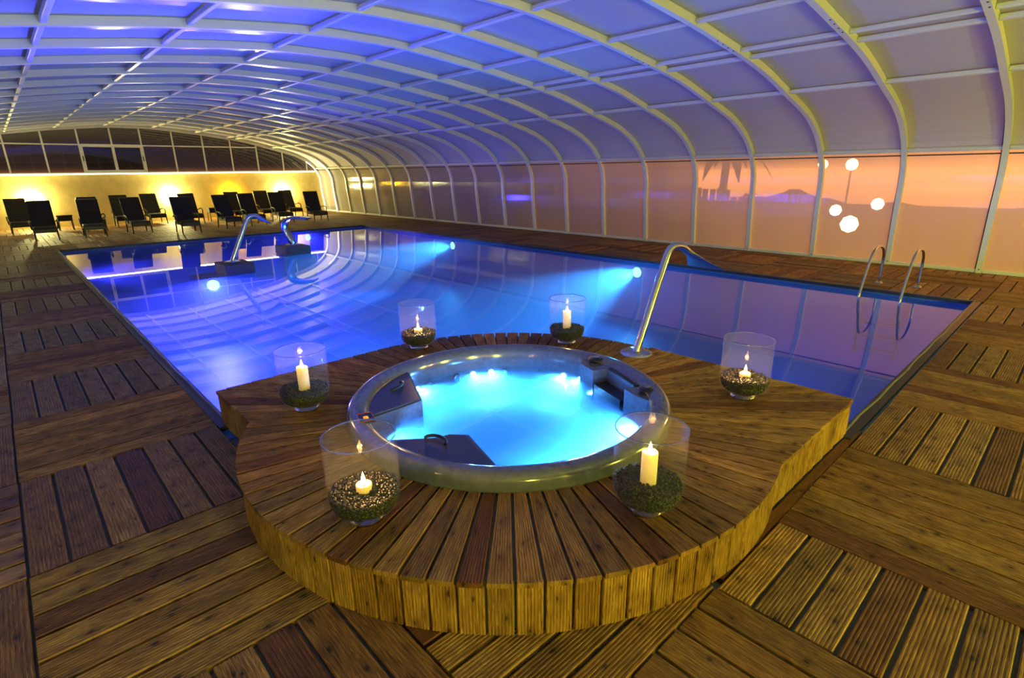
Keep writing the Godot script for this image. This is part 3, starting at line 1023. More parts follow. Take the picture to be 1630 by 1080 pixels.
func build_platform() -> void:
	var plat := base("spa_platform", Vector3(CX, 0, CZ))
	tag(plat, "raised round wooden deck of radial boards around the spa", "platform")
	var N := 90
	var prof := plank_profile(7, 0.003)
	var c1 := atan2(-1.89, -1.55)
	var c2 := atan2(1.805, 1.93)
	for k in N:
		var a0 := TAU * (k + 0.0) / N
		var a1 := TAU * (k + 1.0) / N
		# leave a gap that is about as wide at both ends
		var st := tool()
		var u0 := (rng.randi() % 4) * 0.25 + 0.02
		var v0 := rng.randf()
		var ri := 1.13
		var P := func(s: float, r_in: bool, y: float) -> Vector3:
			var a := lerpf(a0, a1, s)
			var r: float = ri if r_in else outline(a)
			var gap := (0.5 - s) * 2.0 * 0.008
			# shift sideways to open the gap
			return Vector3(cos(a) * r - sin(a) * gap, y, sin(a) * r + cos(a) * gap)
		var lift := rng.randf_range(-0.0015, 0.0015)
		var V := func(s: float, inn: bool) -> Vector2:
			return Vector2(u0 + s * 0.2, v0 if inn else v0 + (outline(lerpf(a0, a1, s)) - ri) / 1.25)
		for i in prof.size() - 1:
			var p: Vector2 = prof[i]
			var q: Vector2 = prof[i + 1]
			quad(st, P.call(p.x, true, 0.30 + lift + p.y), P.call(p.x, false, 0.30 + lift + p.y), P.call(q.x, false, 0.30 + lift + q.y), P.call(q.x, true, 0.30 + lift + q.y), V.call(p.x, true), V.call(p.x, false), V.call(q.x, false), V.call(q.x, true))
			# end grain
			if p.y > -0.027 or q.y > -0.027:
				quad(st, P.call(p.x, false, 0.272), P.call(q.x, false, 0.272), P.call(q.x, false, 0.30 + lift + q.y), P.call(p.x, false, 0.30 + lift + p.y), V.call(p.x, false), V.call(q.x, false), V.call(q.x, false) + Vector2(0, 0.02), V.call(p.x, false) + Vector2(0, 0.02))
		put(plat, "plank", done(st), M["wood_%d" % ([0, 1, 2, 0, 3, 1, 4, 0, 2][rng.randi() % 9])])
		# upright facing board below
		st = tool()
		u0 = (rng.randi() % 4) * 0.25 + 0.02
		v0 = rng.randf()
		var low := -0.18 if _over_pool((a0 + a1) / 2.0) else 0.002
		var F := func(s: float, depth: float, y: float) -> Vector3:
			var a := lerpf(a0, a1, s)
			var r: float = outline(a) - 0.012 + depth
			var gap := (0.5 - s) * 2.0 * 0.006
			return Vector3(cos(a) * r - sin(a) * gap, y, sin(a) * r + cos(a) * gap)
		for i in prof.size() - 1:
			var p: Vector2 = prof[i]
			var q: Vector2 = prof[i + 1]
			quad(st, F.call(p.x, p.y, 0.27), F.call(p.x, p.y, low), F.call(q.x, q.y, low), F.call(q.x, q.y, 0.27), Vector2(u0 + p.x * 0.2, v0), Vector2(u0 + p.x * 0.2, v0 + 0.22), Vector2(u0 + q.x * 0.2, v0 + 0.22), Vector2(u0 + q.x * 0.2, v0))
		put(plat, "facing_board", done(st), M["wood_%d" % ([0, 2, 4, 0, 2][rng.randi() % 5])])
	# dark frame inside
	var st2 := tool()
	for k in 90:
		var a := TAU * k / 90.0
		var b := TAU * (k + 1) / 90.0
		var ra := outline(a) - 0.05
		var rb := outline(b) - 0.05
		quad(st2, Vector3(cos(a) * ra, -0.19, sin(a) * ra), Vector3(cos(b) * rb, -0.19, sin(b) * rb), Vector3(cos(b) * rb, 0.268, sin(b) * rb), Vector3(cos(a) * ra, 0.268, sin(a) * ra))
		quad(st2, Vector3(cos(a) * 1.16, 0.268, sin(a) * 1.16), Vector3(cos(a) * ra, 0.268, sin(a) * ra), Vector3(cos(b) * rb, 0.268, sin(b) * rb), Vector3(cos(b) * 1.16, 0.268, sin(b) * 1.16))
	put(plat, "inner_frame", done(st2), M.underdeck)

func _over_pool(a: float) -> bool:
	var r := outline(a)
	var x := CX + cos(a) * r
	var z := CZ + sin(a) * r
	return x > 1.02 and z < -1.02 and (x > NX - 0.1 or z < NZ + 0.1 or (x > 3.4 and z < -3.4))

# ------------------------------------------------------------------ spa
const SPA_WATER := 0.235

func ring_poly(r_out: float, pts: Array, a0: float, a1: float) -> PackedVector2Array:
	var poly := PackedVector2Array()
	for k in 17:
		var a := deg_to_rad(lerpf(a0, a1, k / 16.0))
		poly.append(Vector2(cos(a) * r_out, sin(a) * r_out))
	for p in pts: poly.append(p)
	return poly

func at_angle(deg: float, r: float, y: float) -> Vector3:
	return Vector3(cos(deg_to_rad(deg)) * r, y, sin(deg_to_rad(deg)) * r)

func build_spa() -> void:
	var spa := base("hot_tub", Vector3(CX, 0, CZ))
	tag(spa, "round grey acrylic hot tub glowing with cyan water in the wooden platform", "hot tub")
	put(spa, "rim", lathe([Vector2(1.12, 0.24), Vector2(1.198, 0.29), Vector2(1.20, 0.31), Vector2(1.195, 0.36), Vector2(1.185, 0.385), Vector2(1.165, 0.402), Vector2(1.14, 0.408), Vector2(1.10, 0.404), Vector2(1.065, 0.392), Vector2(1.045, 0.375), Vector2(1.035, 0.35), Vector2(1.028, 0.30)], 96), M.acrylic)
	put(spa, "shell", lathe([Vector2(1.028, 0.30), Vector2(1.02, 0.20), Vector2(1.01, 0.02), Vector2(0.98, -0.10), Vector2(0.93, -0.14), Vector2(0.66, -0.15), Vector2(0.60, -0.18), Vector2(0.57, -0.40), Vector2(0.53, -0.46), Vector2(0, -0.47)], 96), M.acrylic)
	# raised corner shelves with a pillow and a grab handle
	var up := ring_poly(1.05, [Vector2(-0.72, -0.42), Vector2(-0.50, -0.43), Vector2(-0.40, -0.66)], 257.0, 204.0)
	var lo := ring_poly(1.05, [Vector2(-0.72, 0.66), Vector2(-0.60, 0.26), Vector2(-0.68, 0.17), Vector2(-0.80, 0.13)], 184.0, 136.0)
	for s in [[up, 236.0, 0.93], [lo, 166.0, 0.86]]:
		var sh := put(spa, "headrest_shelf", prism(s[0], -0.14, 0.345), M.acrylic)
		var inner := PackedVector2Array()
		var mid := Vector2.ZERO
		for p in s[0]: mid += p
		mid /= s[0].size()
		for p in s[0]: inner.append(mid + (p - mid) * 0.93)
		put(sh, "pad", prism(inner, 0.345, 0.357), M.pillow_pad)
		var c := at_angle(s[1], s[2], 0.357)
		var t := Vector3(-sin(deg_to_rad(s[1])), 0, cos(deg_to_rad(s[1])))
		var arc := []
		for k in 9:
			var q := PI * k / 8.0
			arc.append(c + t * cos(q) * 0.085 - Vector3(c.x, 0, c.z).normalized() * sin(q) * 0.05 + Vector3(0, 0.012 + 0.012 * sin(q), 0))
		put(sh, "handle", tube(arc, 0.011, 8), M.dark_plastic)
	# skimmer housing on the right with its window and two caps
	var hb := ring_poly(1.06, [], -8.0, 52.0)
	for p in [at_angle(46, 0.95, 0), at_angle(38, 0.90, 0), at_angle(36, 0.99, 0), at_angle(11, 0.99, 0), at_angle(9, 0.86, 0), at_angle(-4, 0.92, 0)]:
		hb.append(Vector2(p.x, p.z))
	var house := put(spa, "skimmer_housing", prism(hb, -0.12, 0.372), M.acrylic)
	var wb := PackedVector2Array()
	for p in [at_angle(11.5, 0.985, 0), at_angle(35.5, 0.985, 0), at_angle(36, 0.88, 0), at_angle(11, 0.85, 0)]: wb.append(Vector2(p.x, p.z))
	put(house, "skimmer_grille", prism(wb, 0.05, 0.262), M.dark_plastic)
	var lid := PackedVector2Array()
	for p in [at_angle(11.5, 1.035, 0), at_angle(35.5, 1.035, 0), at_angle(35.5, 0.99, 0), at_angle(11.5, 0.99, 0)]: lid.append(Vector2(p.x, p.z))
	put(house, "skimmer_lid", prism(lid, 0.372, 0.380), M.dark_plastic)
	for a in [0.0, 42.0]:
		var kn := put(house, "diverter_cap", lathe([Vector2(0.0, 0.022), Vector2(0.030, 0.022), Vector2(0.034, 0.012), Vector2(0.046, 0.012), Vector2(0.062, 0.010), Vector2(0.066, 0.0)], 20), M.dark_plastic, at_angle(a, 1.055, 0.392))
		put(kn, "cap_face", lathe([Vector2(0, 0.027), Vector2(0.020, 0.026), Vector2(0.026, 0.021)], 16), M.jet_ring)
	# control panel with an orange display
	var cp := put(spa, "control_panel", box_mesh(Vector3(0.11, 0.015, 0.16)), M.dark_plastic, at_angle(199, 1.07, 0.398))
	cp.rotation = Vector3(0, deg_to_rad(-19), 0)
	put(cp, "display", box_mesh(Vector3(0.03, 0.006, 0.035)), M.display, Vector3(0, 0.009, 0.01))
	var stf := tool()
	for q in [[Vector3(-0.048, 0.008, 0), Vector3(0.006, 0.006, 0.14)], [Vector3(0.048, 0.008, 0), Vector3(0.006, 0.006, 0.14)], [Vector3(0, 0.008, 0.067), Vector3(0.10, 0.006, 0.006)], [Vector3(0, 0.008, -0.067), Vector3(0.10, 0.006, 0.006)]]: bx(stf, q[0], q[1])
	put(cp, "panel_frame", done(stf), mat("copper", Color(0.75, 0.42, 0.22), 0.3, 1.0))
	# jets along the wall
	for a in [-93.0, -76.0, -50.0, -30.0, 14.0, 28.0, 60.0, 78.0, 100.0, 120.0]:
		var j := put(spa, "jet", lathe([Vector2(0.0, 0.004), Vector2(0.016, 0.006), Vector2(0.018, 0.014), Vector2(0.036, 0.012), Vector2(0.042, 0.0)], 16), M.jet_ring, at_angle(a, 1.012, 0.165))
		var out := -at_angle(a, 1.0, 0.0)
		j.basis = Basis(out.cross(Vector3.UP).normalized(), out, out.cross(Vector3.UP).normalized().cross(out))
	# under-water spots of the tub
	var spots := [[-101.0, 0.18], [-67.0, 0.18], [-57.0, 0.18], [-17.0, 0.18], [-7.0, 0.18], [56.0, 0.18], [64.0, 0.18], [207.0, 0.18], [86.0, 0.16], [112.0, 0.16]]
	for s in spots:
		var p := at_angle(s[0], 1.0, s[1])
		var out := -at_angle(s[0], 1.0, 0.0)
		if s[0] > 200.0: p = at_angle(199, 0.985, s[1])
		var o := put(spa, "spot_light", lathe([Vector2(0.0, 0.014), Vector2(0.018, 0.012), Vector2(0.028, 0.0)], 14), M.spa_lens, p)
		o.basis = Basis(out.cross(Vector3.UP).normalized(), out, out.cross(Vector3.UP).normalized().cross(out))
		spot(spa, "spot_glow", p + out * 0.03, out + Vector3(0, -0.12, 0), Color(0.30, 0.62, 1.0), 6.5, 66.0, 0.02)
	for s in [[-61.0, 0.86], [-50.0, 0.86], [-22.0, 0.80]]:
		var p := at_angle(s[0], s[1], -0.135)
		put(spa, "spot_light", lathe([Vector2(0, 0.02), Vector2(0.05, 0.016), Vector2(0.07, 0.0)], 18), M.spa_lens, p)
		omni(spa, "spot_glow", p + Vector3(0, 0.08, 0), Color(0.32, 0.66, 1.0), 2.4, 0.05)
	# water
	var w := MeshInstance3D.new()
	w.name = "tub_water"
	w.mesh = lathe([Vector2(0, SPA_WATER), Vector2(1.021, SPA_WATER)], 64)
	w.material_override = M.spa_water
	add_child(w)
	w.position = Vector3(CX, 0, CZ)
	tag(w, "bright cyan lit water in the round hot tub", "water", "", "stuff")
	var fm := FogMaterial.new()
	fm.density = 2.6
	fm.albedo = Color(0.55, 0.85, 1.0)
	var fv := FogVolume.new()
	fv.name = "tub_scatter"
	fv.shape = RenderingServer.FOG_VOLUME_SHAPE_CYLINDER
	fv.size = Vector3(2.0, SPA_WATER + 0.44, 2.0)
	fv.material = fm
	w.add_child(fv)
	fv.position = Vector3(0, (SPA_WATER - 0.46) / 2.0, 0)
	fv.set_meta("kind", "stuff")

# ------------------------------------------------------------------ pool fittings
func pool_light(at: Vector3, face: Vector3, label: String, c: Color, e: float, lens: Material, beam := 40.0) -> void:
	var o := base("pool_light", at)
	tag(o, label, "pool light", "underwater pool lights")
	var n := face.normalized()
	var s := n.cross(Vector3.UP).normalized()
	var b := Basis(s, n, s.cross(n))
	put(o, "ring", lathe([Vector2(0.16, 0.0), Vector2(0.155, 0.025), Vector2(0.125, 0.03), Vector2(0.115, 0.02)], 24), M.steel).basis = b
	put(o, "lamp_lens", lathe([Vector2(0, 0.035), Vector2(0.06, 0.032), Vector2(0.115, 0.02)], 24), lens).basis = b
	spot(o, "lamp_beam", n * 0.14, n - Vector3(0, 0.06, 0), c, beam, 26.0, 0.06)
	spot(o, "lamp_light", n * 0.14, n + Vector3(0, 0.12, 0), c, e, 78.0, 0.09)

func build_pool_fittings() -> void:
	var cyan := Color(0.24, 0.66, 1.0)
	var blue := Color(0.26, 0.22, 1.0)
	pool_light(Vector3(PX1, -0.30, -7.1), Vector3.LEFT, "bright cyan underwater light on the right pool side, nearest", cyan, 10.0, M.pool_lens, 210.0)
	pool_light(Vector3(PX1, -0.30, -14.2), Vector3.LEFT, "cyan underwater light farther along the right pool side", cyan, 8.0, M.pool_lens, 170.0)
	pool_light(Vector3(8.3, -0.28, PZ0), Vector3(-0.4, 0, 1), "blue underwater light in the far pool end", blue, 30.0, M.pool_lens_blue)
	pool_light(Vector3(PX0, -0.32, -16.6), Vector3.RIGHT, "blue underwater light in the left pool side, far", blue, 5.0, M.pool_lens_blue, 70.0)
	pool_light(Vector3(PX0, -0.32, -9.3), Vector3.RIGHT, "blue underwater light in the left pool side, near", blue, 4.0, M.pool_lens_blue, 15.0)
	pool_light(Vector3(NX, -0.45, -2.2), Vector3.RIGHT, "blue underwater light below the right edge of the spa deck", Color(0.16, 0.42, 1.0), 1.0, M.pool_lens, 16.0)
	pool_light(Vector3(2.9, -0.45, NZ), Vector3.FORWARD, "blue underwater light below the rear edge of the spa deck", Color(0.16, 0.42, 1.0), 3.0, M.pool_lens, 30.0)
	# plinths standing in the pool
	var p1 := base("pool_plinth", Vector3(3.70, 0, -13.28))
	tag(p1, "dark block in the pool carrying the bent water jet", "plinth", "plinths in the pool")
	put(p1, "plinth_body", box_mesh(Vector3(1.15, 1.31, 0.8)), M.liner, Vector3(-0.28, BED + 0.66, 0))
	put(p1, "plinth_cap", box_mesh(Vector3(0.62, 0.22, 0.82)), M.plinth, Vector3(0, -0.02, 0))
	var p2 := base("pool_plinth", Vector3(5.85, 0, -15.3))
	tag(p2, "dark block in the pool carrying the wide waterfall spout", "plinth", "plinths in the pool")
	put(p2, "plinth_body", box_mesh(Vector3(0.9, 1.31, 0.8)), M.liner, Vector3(0, BED + 0.66, 0))
	put(p2, "plinth_cap", box_mesh(Vector3(0.66, 0.22, 0.86)), M.plinth, Vector3(0, -0.02, 0))
	pool_light(Vector3(3.08, -0.28, -12.82), Vector3(-0.25, 0, 1), "cyan white underwater light on the front of the jet plinth", Color(0.24, 0.24, 1.0), 105.0, M.pool_lens, 25.0)
	# bent jets
	jet(Vector3(4.228, 0.302, -2.791), [Vector3(0, 0, 0), Vector3(0.15, 0.30, 0), Vector3(0.30, 0.62, 0), Vector3(0.43, 0.88, 0), Vector3(0.50, 0.955, 0), Vector3(0.60, 0.968, 0), Vector3(0.72, 0.945, 0), Vector3(0.83, 0.89, 0)], 0.036, Vector3(1.22, 0.68, 0), 0.21, "polished bent steel water jet standing on the wooden platform by the tub")
	jet(Vector3(3.70, 0.10, -13.376), [Vector3(0, 0, 0), Vector3(0.14, 0.30, 0), Vector3(0.30, 0.62, 0), Vector3(0.43, 0.88, 0), Vector3(0.52, 0.975, 0), Vector3(0.64, 0.985, 0), Vector3(0.74, 0.93, 0)], 0.05, Vector3(0.95, 0.80, 0), 0.16, "bent steel water jet on the dark block out in the pool")
	# wide waterfall spout
	var sw := base("waterfall_spout", Vector3(5.92, 0.092, -15.42), deg_to_rad(-38))
	tag(sw, "wide curved steel waterfall spout on a block in the pool", "waterfall")
	var path := smooth_path([Vector3(0.0, 0, 0), Vector3(-0.04, 0.14, 0), Vector3(-0.12, 0.32, 0), Vector3(-0.17, 0.50, 0), Vector3(-0.13, 0.66, 0), Vector3(0.02, 0.74, 0), Vector3(0.25, 0.745, 0), Vector3(0.50, 0.71, 0)], 4)
	var st := SurfaceTool.new()
	st.begin(Mesh.PRIMITIVE_TRIANGLES)
	st.set_smooth_group(0)
	for i in path.size() - 1:
		var t0 := float(i) / (path.size() - 1)
		var t1 := float(i + 1) / (path.size() - 1)
		var w0 := lerpf(0.14, 0.30, t0)
		var w1 := lerpf(0.14, 0.30, t1)
		var d: Vector3 = (path[i + 1] - path[i]).normalized()
		var nn := Vector3(-d.y, d.x, 0) * lerpf(0.05, 0.02, t0)
		var a: Vector3 = path[i]
		var b: Vector3 = path[i + 1]
		quad(st, a + nn + Vector3(0, 0, w0), b + nn + Vector3(0, 0, w1), b + nn - Vector3(0, 0, w1), a + nn - Vector3(0, 0, w0))
		quad(st, a - nn + Vector3(0, 0, w0), a - nn - Vector3(0, 0, w0), b - nn - Vector3(0, 0, w1), b - nn + Vector3(0, 0, w1))
		quad(st, a + nn + Vector3(0, 0, w0), a - nn + Vector3(0, 0, w0), b - nn + Vector3(0, 0, w1), b + nn + Vector3(0, 0, w1))
		quad(st, a + nn - Vector3(0, 0, w0), b + nn - Vector3(0, 0, w1), b - nn - Vector3(0, 0, w1), a - nn - Vector3(0, 0, w0))
	put(sw, "spout", done(st), M.steel_blue)
	put(sw, "foot_plate", lathe([Vector2(0, 0.02), Vector2(0.20, 0.02), Vector2(0.21, 0.0)], 24), M.steel)
	# ladder
	var lad := base("pool_ladder", Vector3(PX1, 0, -2.155))
	tag(lad, "steel pool ladder with two arched handrails on the right pool side", "ladder")
	for sz in [-0.286, 0.286]:
		var pts := smooth_path([Vector3(0.63, 0.0, sz), Vector3(0.63, 0.25, sz), Vector3(0.61, 0.48, sz), Vector3(0.50, 0.62, sz), Vector3(0.28, 0.685, sz), Vector3(0.05, 0.675, sz), Vector3(-0.12, 0.60, sz), Vector3(-0.25, 0.42, sz), Vector3(-0.42, 0.10, sz), Vector3(-0.50, -0.08, sz), Vector3(-0.46, -0.3, sz), Vector3(-0.30, -0.5, sz), Vector3(-0.22, -1.1, sz)], 5)
		var hr := put(lad, "handrail", tube(pts, 0.021, 12), M.steel)
		put(hr, "flange", lathe([Vector2(0.022, 0.03), Vector2(0.035, 0.028), Vector2(0.055, 0.012), Vector2(0.06, 0.002)], 18), M.steel, Vector3(0.63, 0, sz))
	for k in 3:
		put(lad, "step", box_mesh(Vector3(0.09, 0.025, 0.56)), M.steel, Vector3(-0.27 + 0.02 * k, -0.52 - 0.24 * k, 0))

func jet(at: Vector3, pts: Array, r: float, tip: Vector3, spread: float, label: String) -> void:
	var o := base("water_jet", at)
	tag(o, label, "water jet", "bent water jets")
	put(o, "pipe", tube(smooth_path(pts, 5), r, 16), M.steel)
	var end: Vector3 = pts[-1]
	var dir := (tip - end).normalized()
	var st := tool()
	var up := Vector3(-dir.y, dir.x, 0)
	var stations := [[end - dir * 0.03, r * 1.02, r * 1.02], [end + dir * 0.08, r * 1.6, r * 0.8], [tip - dir * 0.08, spread * 0.8, 0.018], [tip, spread, 0.012]]
	for i in stations.size() - 1:
		var a: Array = stations[i]
		var b: Array = stations[i + 1]
		for q in 10:
			var t0 := TAU * q / 10.0
			var t1 := TAU * (q + 1) / 10.0
			var E := func(s: Array, t: float) -> Vector3: return s[0] + Vector3(0, 0, cos(t) * s[1]) + up * sin(t) * s[2]
			quad(st, E.call(a, t0), E.call(b, t0), E.call(b, t1), E.call(a, t1))
	put(o, "fan_nozzle", done(st), M.steel_blue)
	put(o, "foot_plate", lathe([Vector2(0, 0.02), Vector2(r + 0.01, 0.022), Vector2(r + 0.06, 0.014), Vector2(r + 0.115, 0.012), Vector2(r + 0.12, 0.0)], 28), M.steel)
	for k in 6:
		var a := TAU * k / 6.0
		put(o, "bolt", lathe([Vector2(0, 0.010), Vector2(0.010, 0.008), Vector2(0.012, 0.0)], 8), M.steel, Vector3(cos(a) * (r + 0.09), 0.012, sin(a) * (r + 0.09)))

# ------------------------------------------------------------------ loungers
func lounger() -> Node3D:
	var o := base("sun_lounger")
	# seat: woven slab with apron, foot end at z = 0, back end at z = -0.95
	var st := tool()
	chamfer_box(st, Vector3(0, 0.40, -0.48), Vector3(0.60, 0.05, 0.94), 0.012)
	for k in 9: chamfer_box(st, Vector3(0, 0.428, -0.06 - k * 0.10), Vector3(0.56, 0.012, 0.085), 0.004)
	put(o, "seat", done(st), M.wicker)
	st = tool()
	chamfer_box(st, Vector3(0, 0.32, -0.015), Vector3(0.60, 0.12, 0.03), 0.006)
	for s in [-1.0, 1.0]: chamfer_box(st, Vector3(s * 0.295, 0.34, -0.48), Vector3(0.03, 0.09, 0.92), 0.006)
	put(o, "apron", done(st), M.wicker_frame)
	# reclined back
	var a := Vector3(0, 0.40, -0.84)
	var b := Vector3(0, 1.23, -1.20)
	st = tool()
	bar(st, a, b, 0.58, 0.035, Vector3(0, 0.4, 1))
	for k in 9:
		var p := a.lerp(b, (k + 0.6) / 9.4)
		var d := (b - a).normalized()
		bar(st, p - d * 0.038 + Vector3(0, 0.008, 0.019), p + d * 0.038 + Vector3(0, 0.008, 0.019), 0.54, 0.012, Vector3(0, 0.4, 1))
	put(o, "backrest", done(st), M.wicker)
	st = tool()
	for s in [-1.0, 1.0]: bar(st, a + Vector3(s * 0.295, 0, 0), b + Vector3(s * 0.295, 0, 0), 0.035, 0.05, Vector3(0, 0.4, 1))
	bar(st, b - Vector3(0.30, 0, 0), b + Vector3(0.30, 0, 0), 0.04, 0.05)
	put(o, "back_frame", done(st), M.wicker_frame)
	for s in [-1.0, 1.0]:
		put(o, "armrest", tube(smooth_path([Vector3(s * 0.33, 0.36, -0.30), Vector3(s * 0.35, 0.52, -0.26), Vector3(s * 0.355, 0.60, -0.36), Vector3(s * 0.355, 0.625, -0.55), Vector3(s * 0.35, 0.60, -0.78), Vector3(s * 0.33, 0.56, -0.95)], 4), 0.022, 8), M.wicker_frame)
	for p in [[-0.29, -0.03], [0.29, -0.03], [-0.30, -0.90], [0.30, -0.90]]:
		put(o, "leg", tube([Vector3(p[0], 0.40, p[1]), Vector3(p[0], 0.2, p[1]), Vector3(p[0] * 1.03, 0.0, p[1] + (0.02 if p[1] > -0.5 else -0.05))], 0.022, 8, true, 1.0, [0.026, 0.024, 0.018]), M.wicker_frame)
	return o

func build_loungers() -> void:
	var spots := [
		[1.03, -23.50, -2.0, "dark woven lounger at the left in front, beside the low table"],
		[2.33, -23.50, -3.0, "dark woven lounger in the front row, second from the left"],
		[3.74, -23.75, 2.0, "dark woven lounger in the front row, third from the left"],
		[5.00, -22.30, -1.0, "dark woven lounger nearest the pool, fourth from the left in front"],
		[6.65, -22.90, 3.0, "dark woven lounger in the front row, behind the bent jet's pipe"],
		[7.75, -23.50, 1.0, "dark woven lounger in the front row, right of the bent jet"],
		[9.05, -23.90, -3.0, "dark woven lounger in the front row, behind the waterfall spout"],
		[10.28, -23.20, -6.0, "dark woven lounger standing alone at the right end of the front row"],
		[0.55, -26.90, 0.0, "dark woven lounger at the far left, behind the first of the front row"],
		[2.66, -26.00, 1.0, "dark woven lounger mostly hidden behind the second of the front row"],
		[3.78, -27.20, -2.0, "dark woven lounger behind, left of the white wall lamp"],
		[5.08, -27.90, 3.0, "dark woven lounger against the bright middle wall lamp, back row"],
		[6.15, -26.30, 0.0, "dark woven lounger in the back row, left of the small rear table"],
		[8.12, -26.60, 2.0, "dark woven lounger in front of the amber wall lamp"],
		[9.35, -26.60, -2.0, "dark woven lounger in the back row, right of the amber wall lamp"],
		[10.60, -26.60, 1.0, "dark woven lounger in the back row, farthest right"]]
	var proto := lounger()
	for i in spots.size():
		var s: Array = spots[i]
		var o: Node3D = proto
		if i > 0:
			o = proto.duplicate()
			o.name = numbered("sun_lounger")
			add_child(o)
		o.position = Vector3(s[0], 0.002, s[1])
		o.rotation.y = deg_to_rad(s[2])
		tag(o, s[3], "lounger", "dark woven loungers before the far wall")
	for t in [[1.86, -27.6, "small dark woven side table between loungers at the left"], [7.2, -27.6, "small dark woven side table between loungers before the amber lamp"]]:
		var o := base("side_table", Vector3(t[0], 0.002, t[1]))
		tag(o, t[2], "table", "small side tables")
		put(o, "table_top", box_mesh(Vector3(0.50, 0.05, 0.50)), M.wicker, Vector3(0, 0.565, 0))
		put(o, "apron", box_mesh(Vector3(0.46, 0.17, 0.46)), M.wicker, Vector3(0, 0.455, 0))
		for sx in [-0.21, 0.21]:
			for sz in [-0.21, 0.21]:
				put(o, "leg", tube([Vector3(sx, 0.45, sz), Vector3(sx, 0.2, sz), Vector3(sx * 1.05, 0, sz * 1.05)], 0.016, 8), M.wicker_frame)

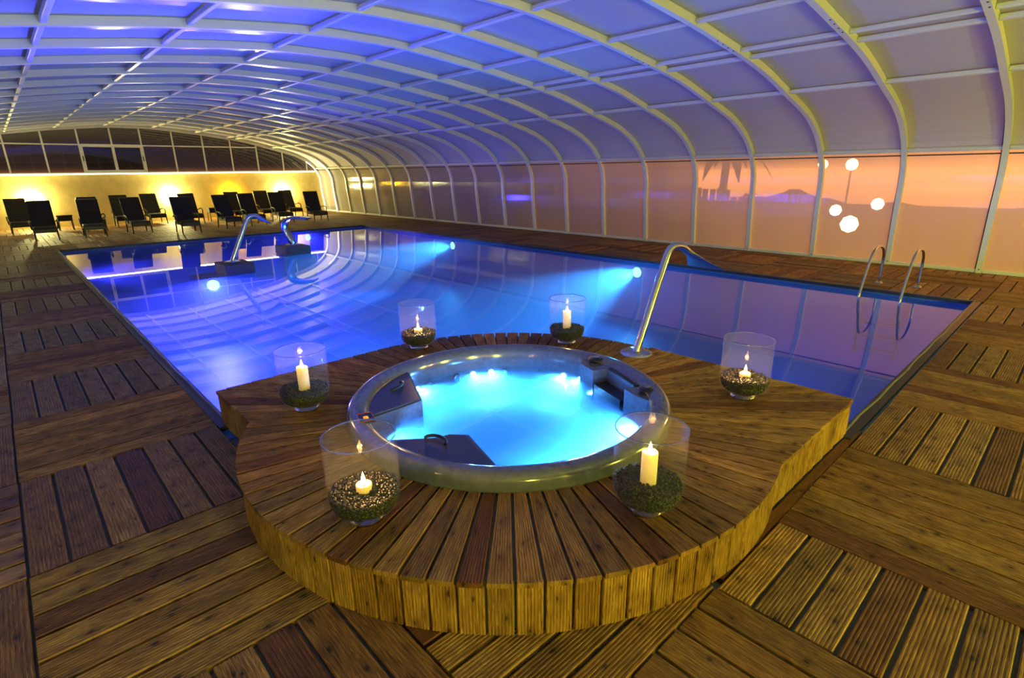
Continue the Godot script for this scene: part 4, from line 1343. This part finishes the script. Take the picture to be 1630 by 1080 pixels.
# ------------------------------------------------------------------ candle vases
func build_vases() -> void:
	var d := [
		[1.40, -3.80, true, "on the left of the platform, by the pool corner"],
		[1.06, -2.26, false, "at the front left of the tub"],
		[2.15, -1.30, true, "at the front right of the tub"],
		[3.92, -1.60, false, "at the right end of the platform"],
		[2.83, -4.43, false, "behind the tub, left of the rear pair"],
		[4.00, -3.48, true, "behind the tub, right of the rear pair"]]
	var outer := [Vector2(0.0, 0.036), Vector2(0.08, 0.037), Vector2(0.125, 0.048), Vector2(0.158, 0.072), Vector2(0.176, 0.105), Vector2(0.183, 0.15), Vector2(0.182, 0.32), Vector2(0.182, 0.468)]
	var inner := [Vector2(0.177, 0.468), Vector2(0.177, 0.32), Vector2(0.178, 0.15), Vector2(0.171, 0.108), Vector2(0.153, 0.077), Vector2(0.122, 0.055), Vector2(0.08, 0.045), Vector2(0.0, 0.044)]
	var wall := lathe(outer, 48)
	var lining := lathe(inner, 48)
	var lip := lathe([Vector2(0.1765, 0.466), Vector2(0.1763, 0.469), Vector2(0.1775, 0.472), Vector2(0.1795, 0.473), Vector2(0.1815, 0.472), Vector2(0.1827, 0.469), Vector2(0.1825, 0.466), Vector2(0.1765, 0.466)], 48)
	var foot := lathe([Vector2(0.0, 0.0), Vector2(0.088, 0.0), Vector2(0.094, 0.004), Vector2(0.094, 0.018), Vector2(0.086, 0.028), Vector2(0.082, 0.034), Vector2(0.0, 0.035)], 40)
	# one stone
	var stone := SphereMesh.new()
	stone.radius = 0.011
	stone.height = 0.015
	stone.radial_segments = 6
	stone.rings = 3
	stone.material = M.gravel
	var core := lathe([Vector2(0, 0.048), Vector2(0.07, 0.050), Vector2(0.108, 0.060), Vector2(0.140, 0.082), Vector2(0.158, 0.112), Vector2(0.164, 0.150), Vector2(0.158, 0.158), Vector2(0, 0.158)], 32)
	for i in d.size():
		var v: Array = d[i]
		var at := Vector3(v[0], 0.302, v[1])
		var tall: bool = v[2]
		var what := "tall lit candle" if tall else "low burning candle"
		var o := base("glass_vase", at)
		tag(o, "glass vase with %s, %s" % [what, v[3]], "vase", "candle vases on the spa deck")
		put(o, "bowl", wall, M.vase_glass)
		put(o, "lining", lining, M.vase_glass)
		put(o, "lip", lip, M.foot_glass)
		put(o, "foot", foot, M.foot_glass)
		var g := base("gravel_bed", at)
		tag(g, "dark gravel in glass vase %s" % v[3], "gravel", "gravel in the vases", "stuff")
		put(g, "gravel_core", core, M.gravel_core)
		var mm := MultiMesh.new()
		mm.transform_format = MultiMesh.TRANSFORM_3D
		mm.mesh = stone
		mm.instance_count = 1500
		var r := RandomNumberGenerator.new(); r.seed = 100 + i
		for k in 1500:
			var p: Vector3
			var a := r.randf() * TAU
			if k < 600:
				var rr := 0.168 * sqrt(r.randf())
				if rr < 0.05 and tall: rr += 0.05
				p = Vector3(cos(a) * rr, 0.160 + r.randf_range(-0.004, 0.008) + 0.008 * sin(a * 2.0 + i), sin(a) * rr)
			else:
				var h := r.randf_range(0.058, 0.166)
				var rr := 0.0
				if h < 0.078: rr = lerpf(0.10, 0.140, (h - 0.058) / 0.020)
				elif h < 0.110: rr = lerpf(0.140, 0.160, (h - 0.078) / 0.032)
				else: rr = lerpf(0.160, 0.168, minf(1.0, (h - 0.110) / 0.04))
				p = Vector3(cos(a) * rr, h, sin(a) * rr)
			var b := Basis.from_euler(Vector3(r.randf() * TAU, r.randf() * TAU, r.randf() * TAU)).scaled(Vector3.ONE * r.randf_range(0.55, 1.0))
			mm.set_instance_transform(k, Transform3D(b, p))
		var mi := MultiMeshInstance3D.new()
		mi.name = "gravel_stones"
		mi.multimesh = mm
		mi.material_override = M.gravel
		g.add_child(mi)
		mi.set_meta("kind", "stuff")
		# candle: a wax cup burned hollow round the flame
		var h := 0.185 if tall else 0.045
		var y0 := 0.150 if tall else 0.152
		var c := base("pillar_candle", at + Vector3(0.0, y0, 0.0))
		tag(c, "%s %s" % ["tall cream candle" if tall else "low cream candle stub", v[3]], "candle", "candles in the vases")
		var R := 0.041
		var hollow := h - (0.030 if tall else 0.018)
		put(c, "wax", lathe([Vector2(0, 0), Vector2(R, 0), Vector2(R, h - 0.004), Vector2(R - 0.003, h), Vector2(R - 0.007, h - 0.002), Vector2(R - 0.008, hollow + 0.01), Vector2(R - 0.016, hollow), Vector2(0, hollow)], 28), M.wax)
		put(c, "wick", tube([Vector3(0, hollow, 0), Vector3(0.001, hollow + 0.014, 0)], 0.0018, 6), M.wick)
		var fb := hollow + 0.012
		put(c, "flame", lathe([Vector2(0, fb), Vector2(0.008, fb + 0.007), Vector2(0.0115, fb + 0.020), Vector2(0.009, fb + 0.042), Vector2(0.0035, fb + 0.062), Vector2(0, fb + 0.074)], 12), M.flame)
		omni(c, "flame_light", Vector3(0, fb + 0.03, 0), Color(1.0, 0.74, 0.42), 0.28, 0.012)
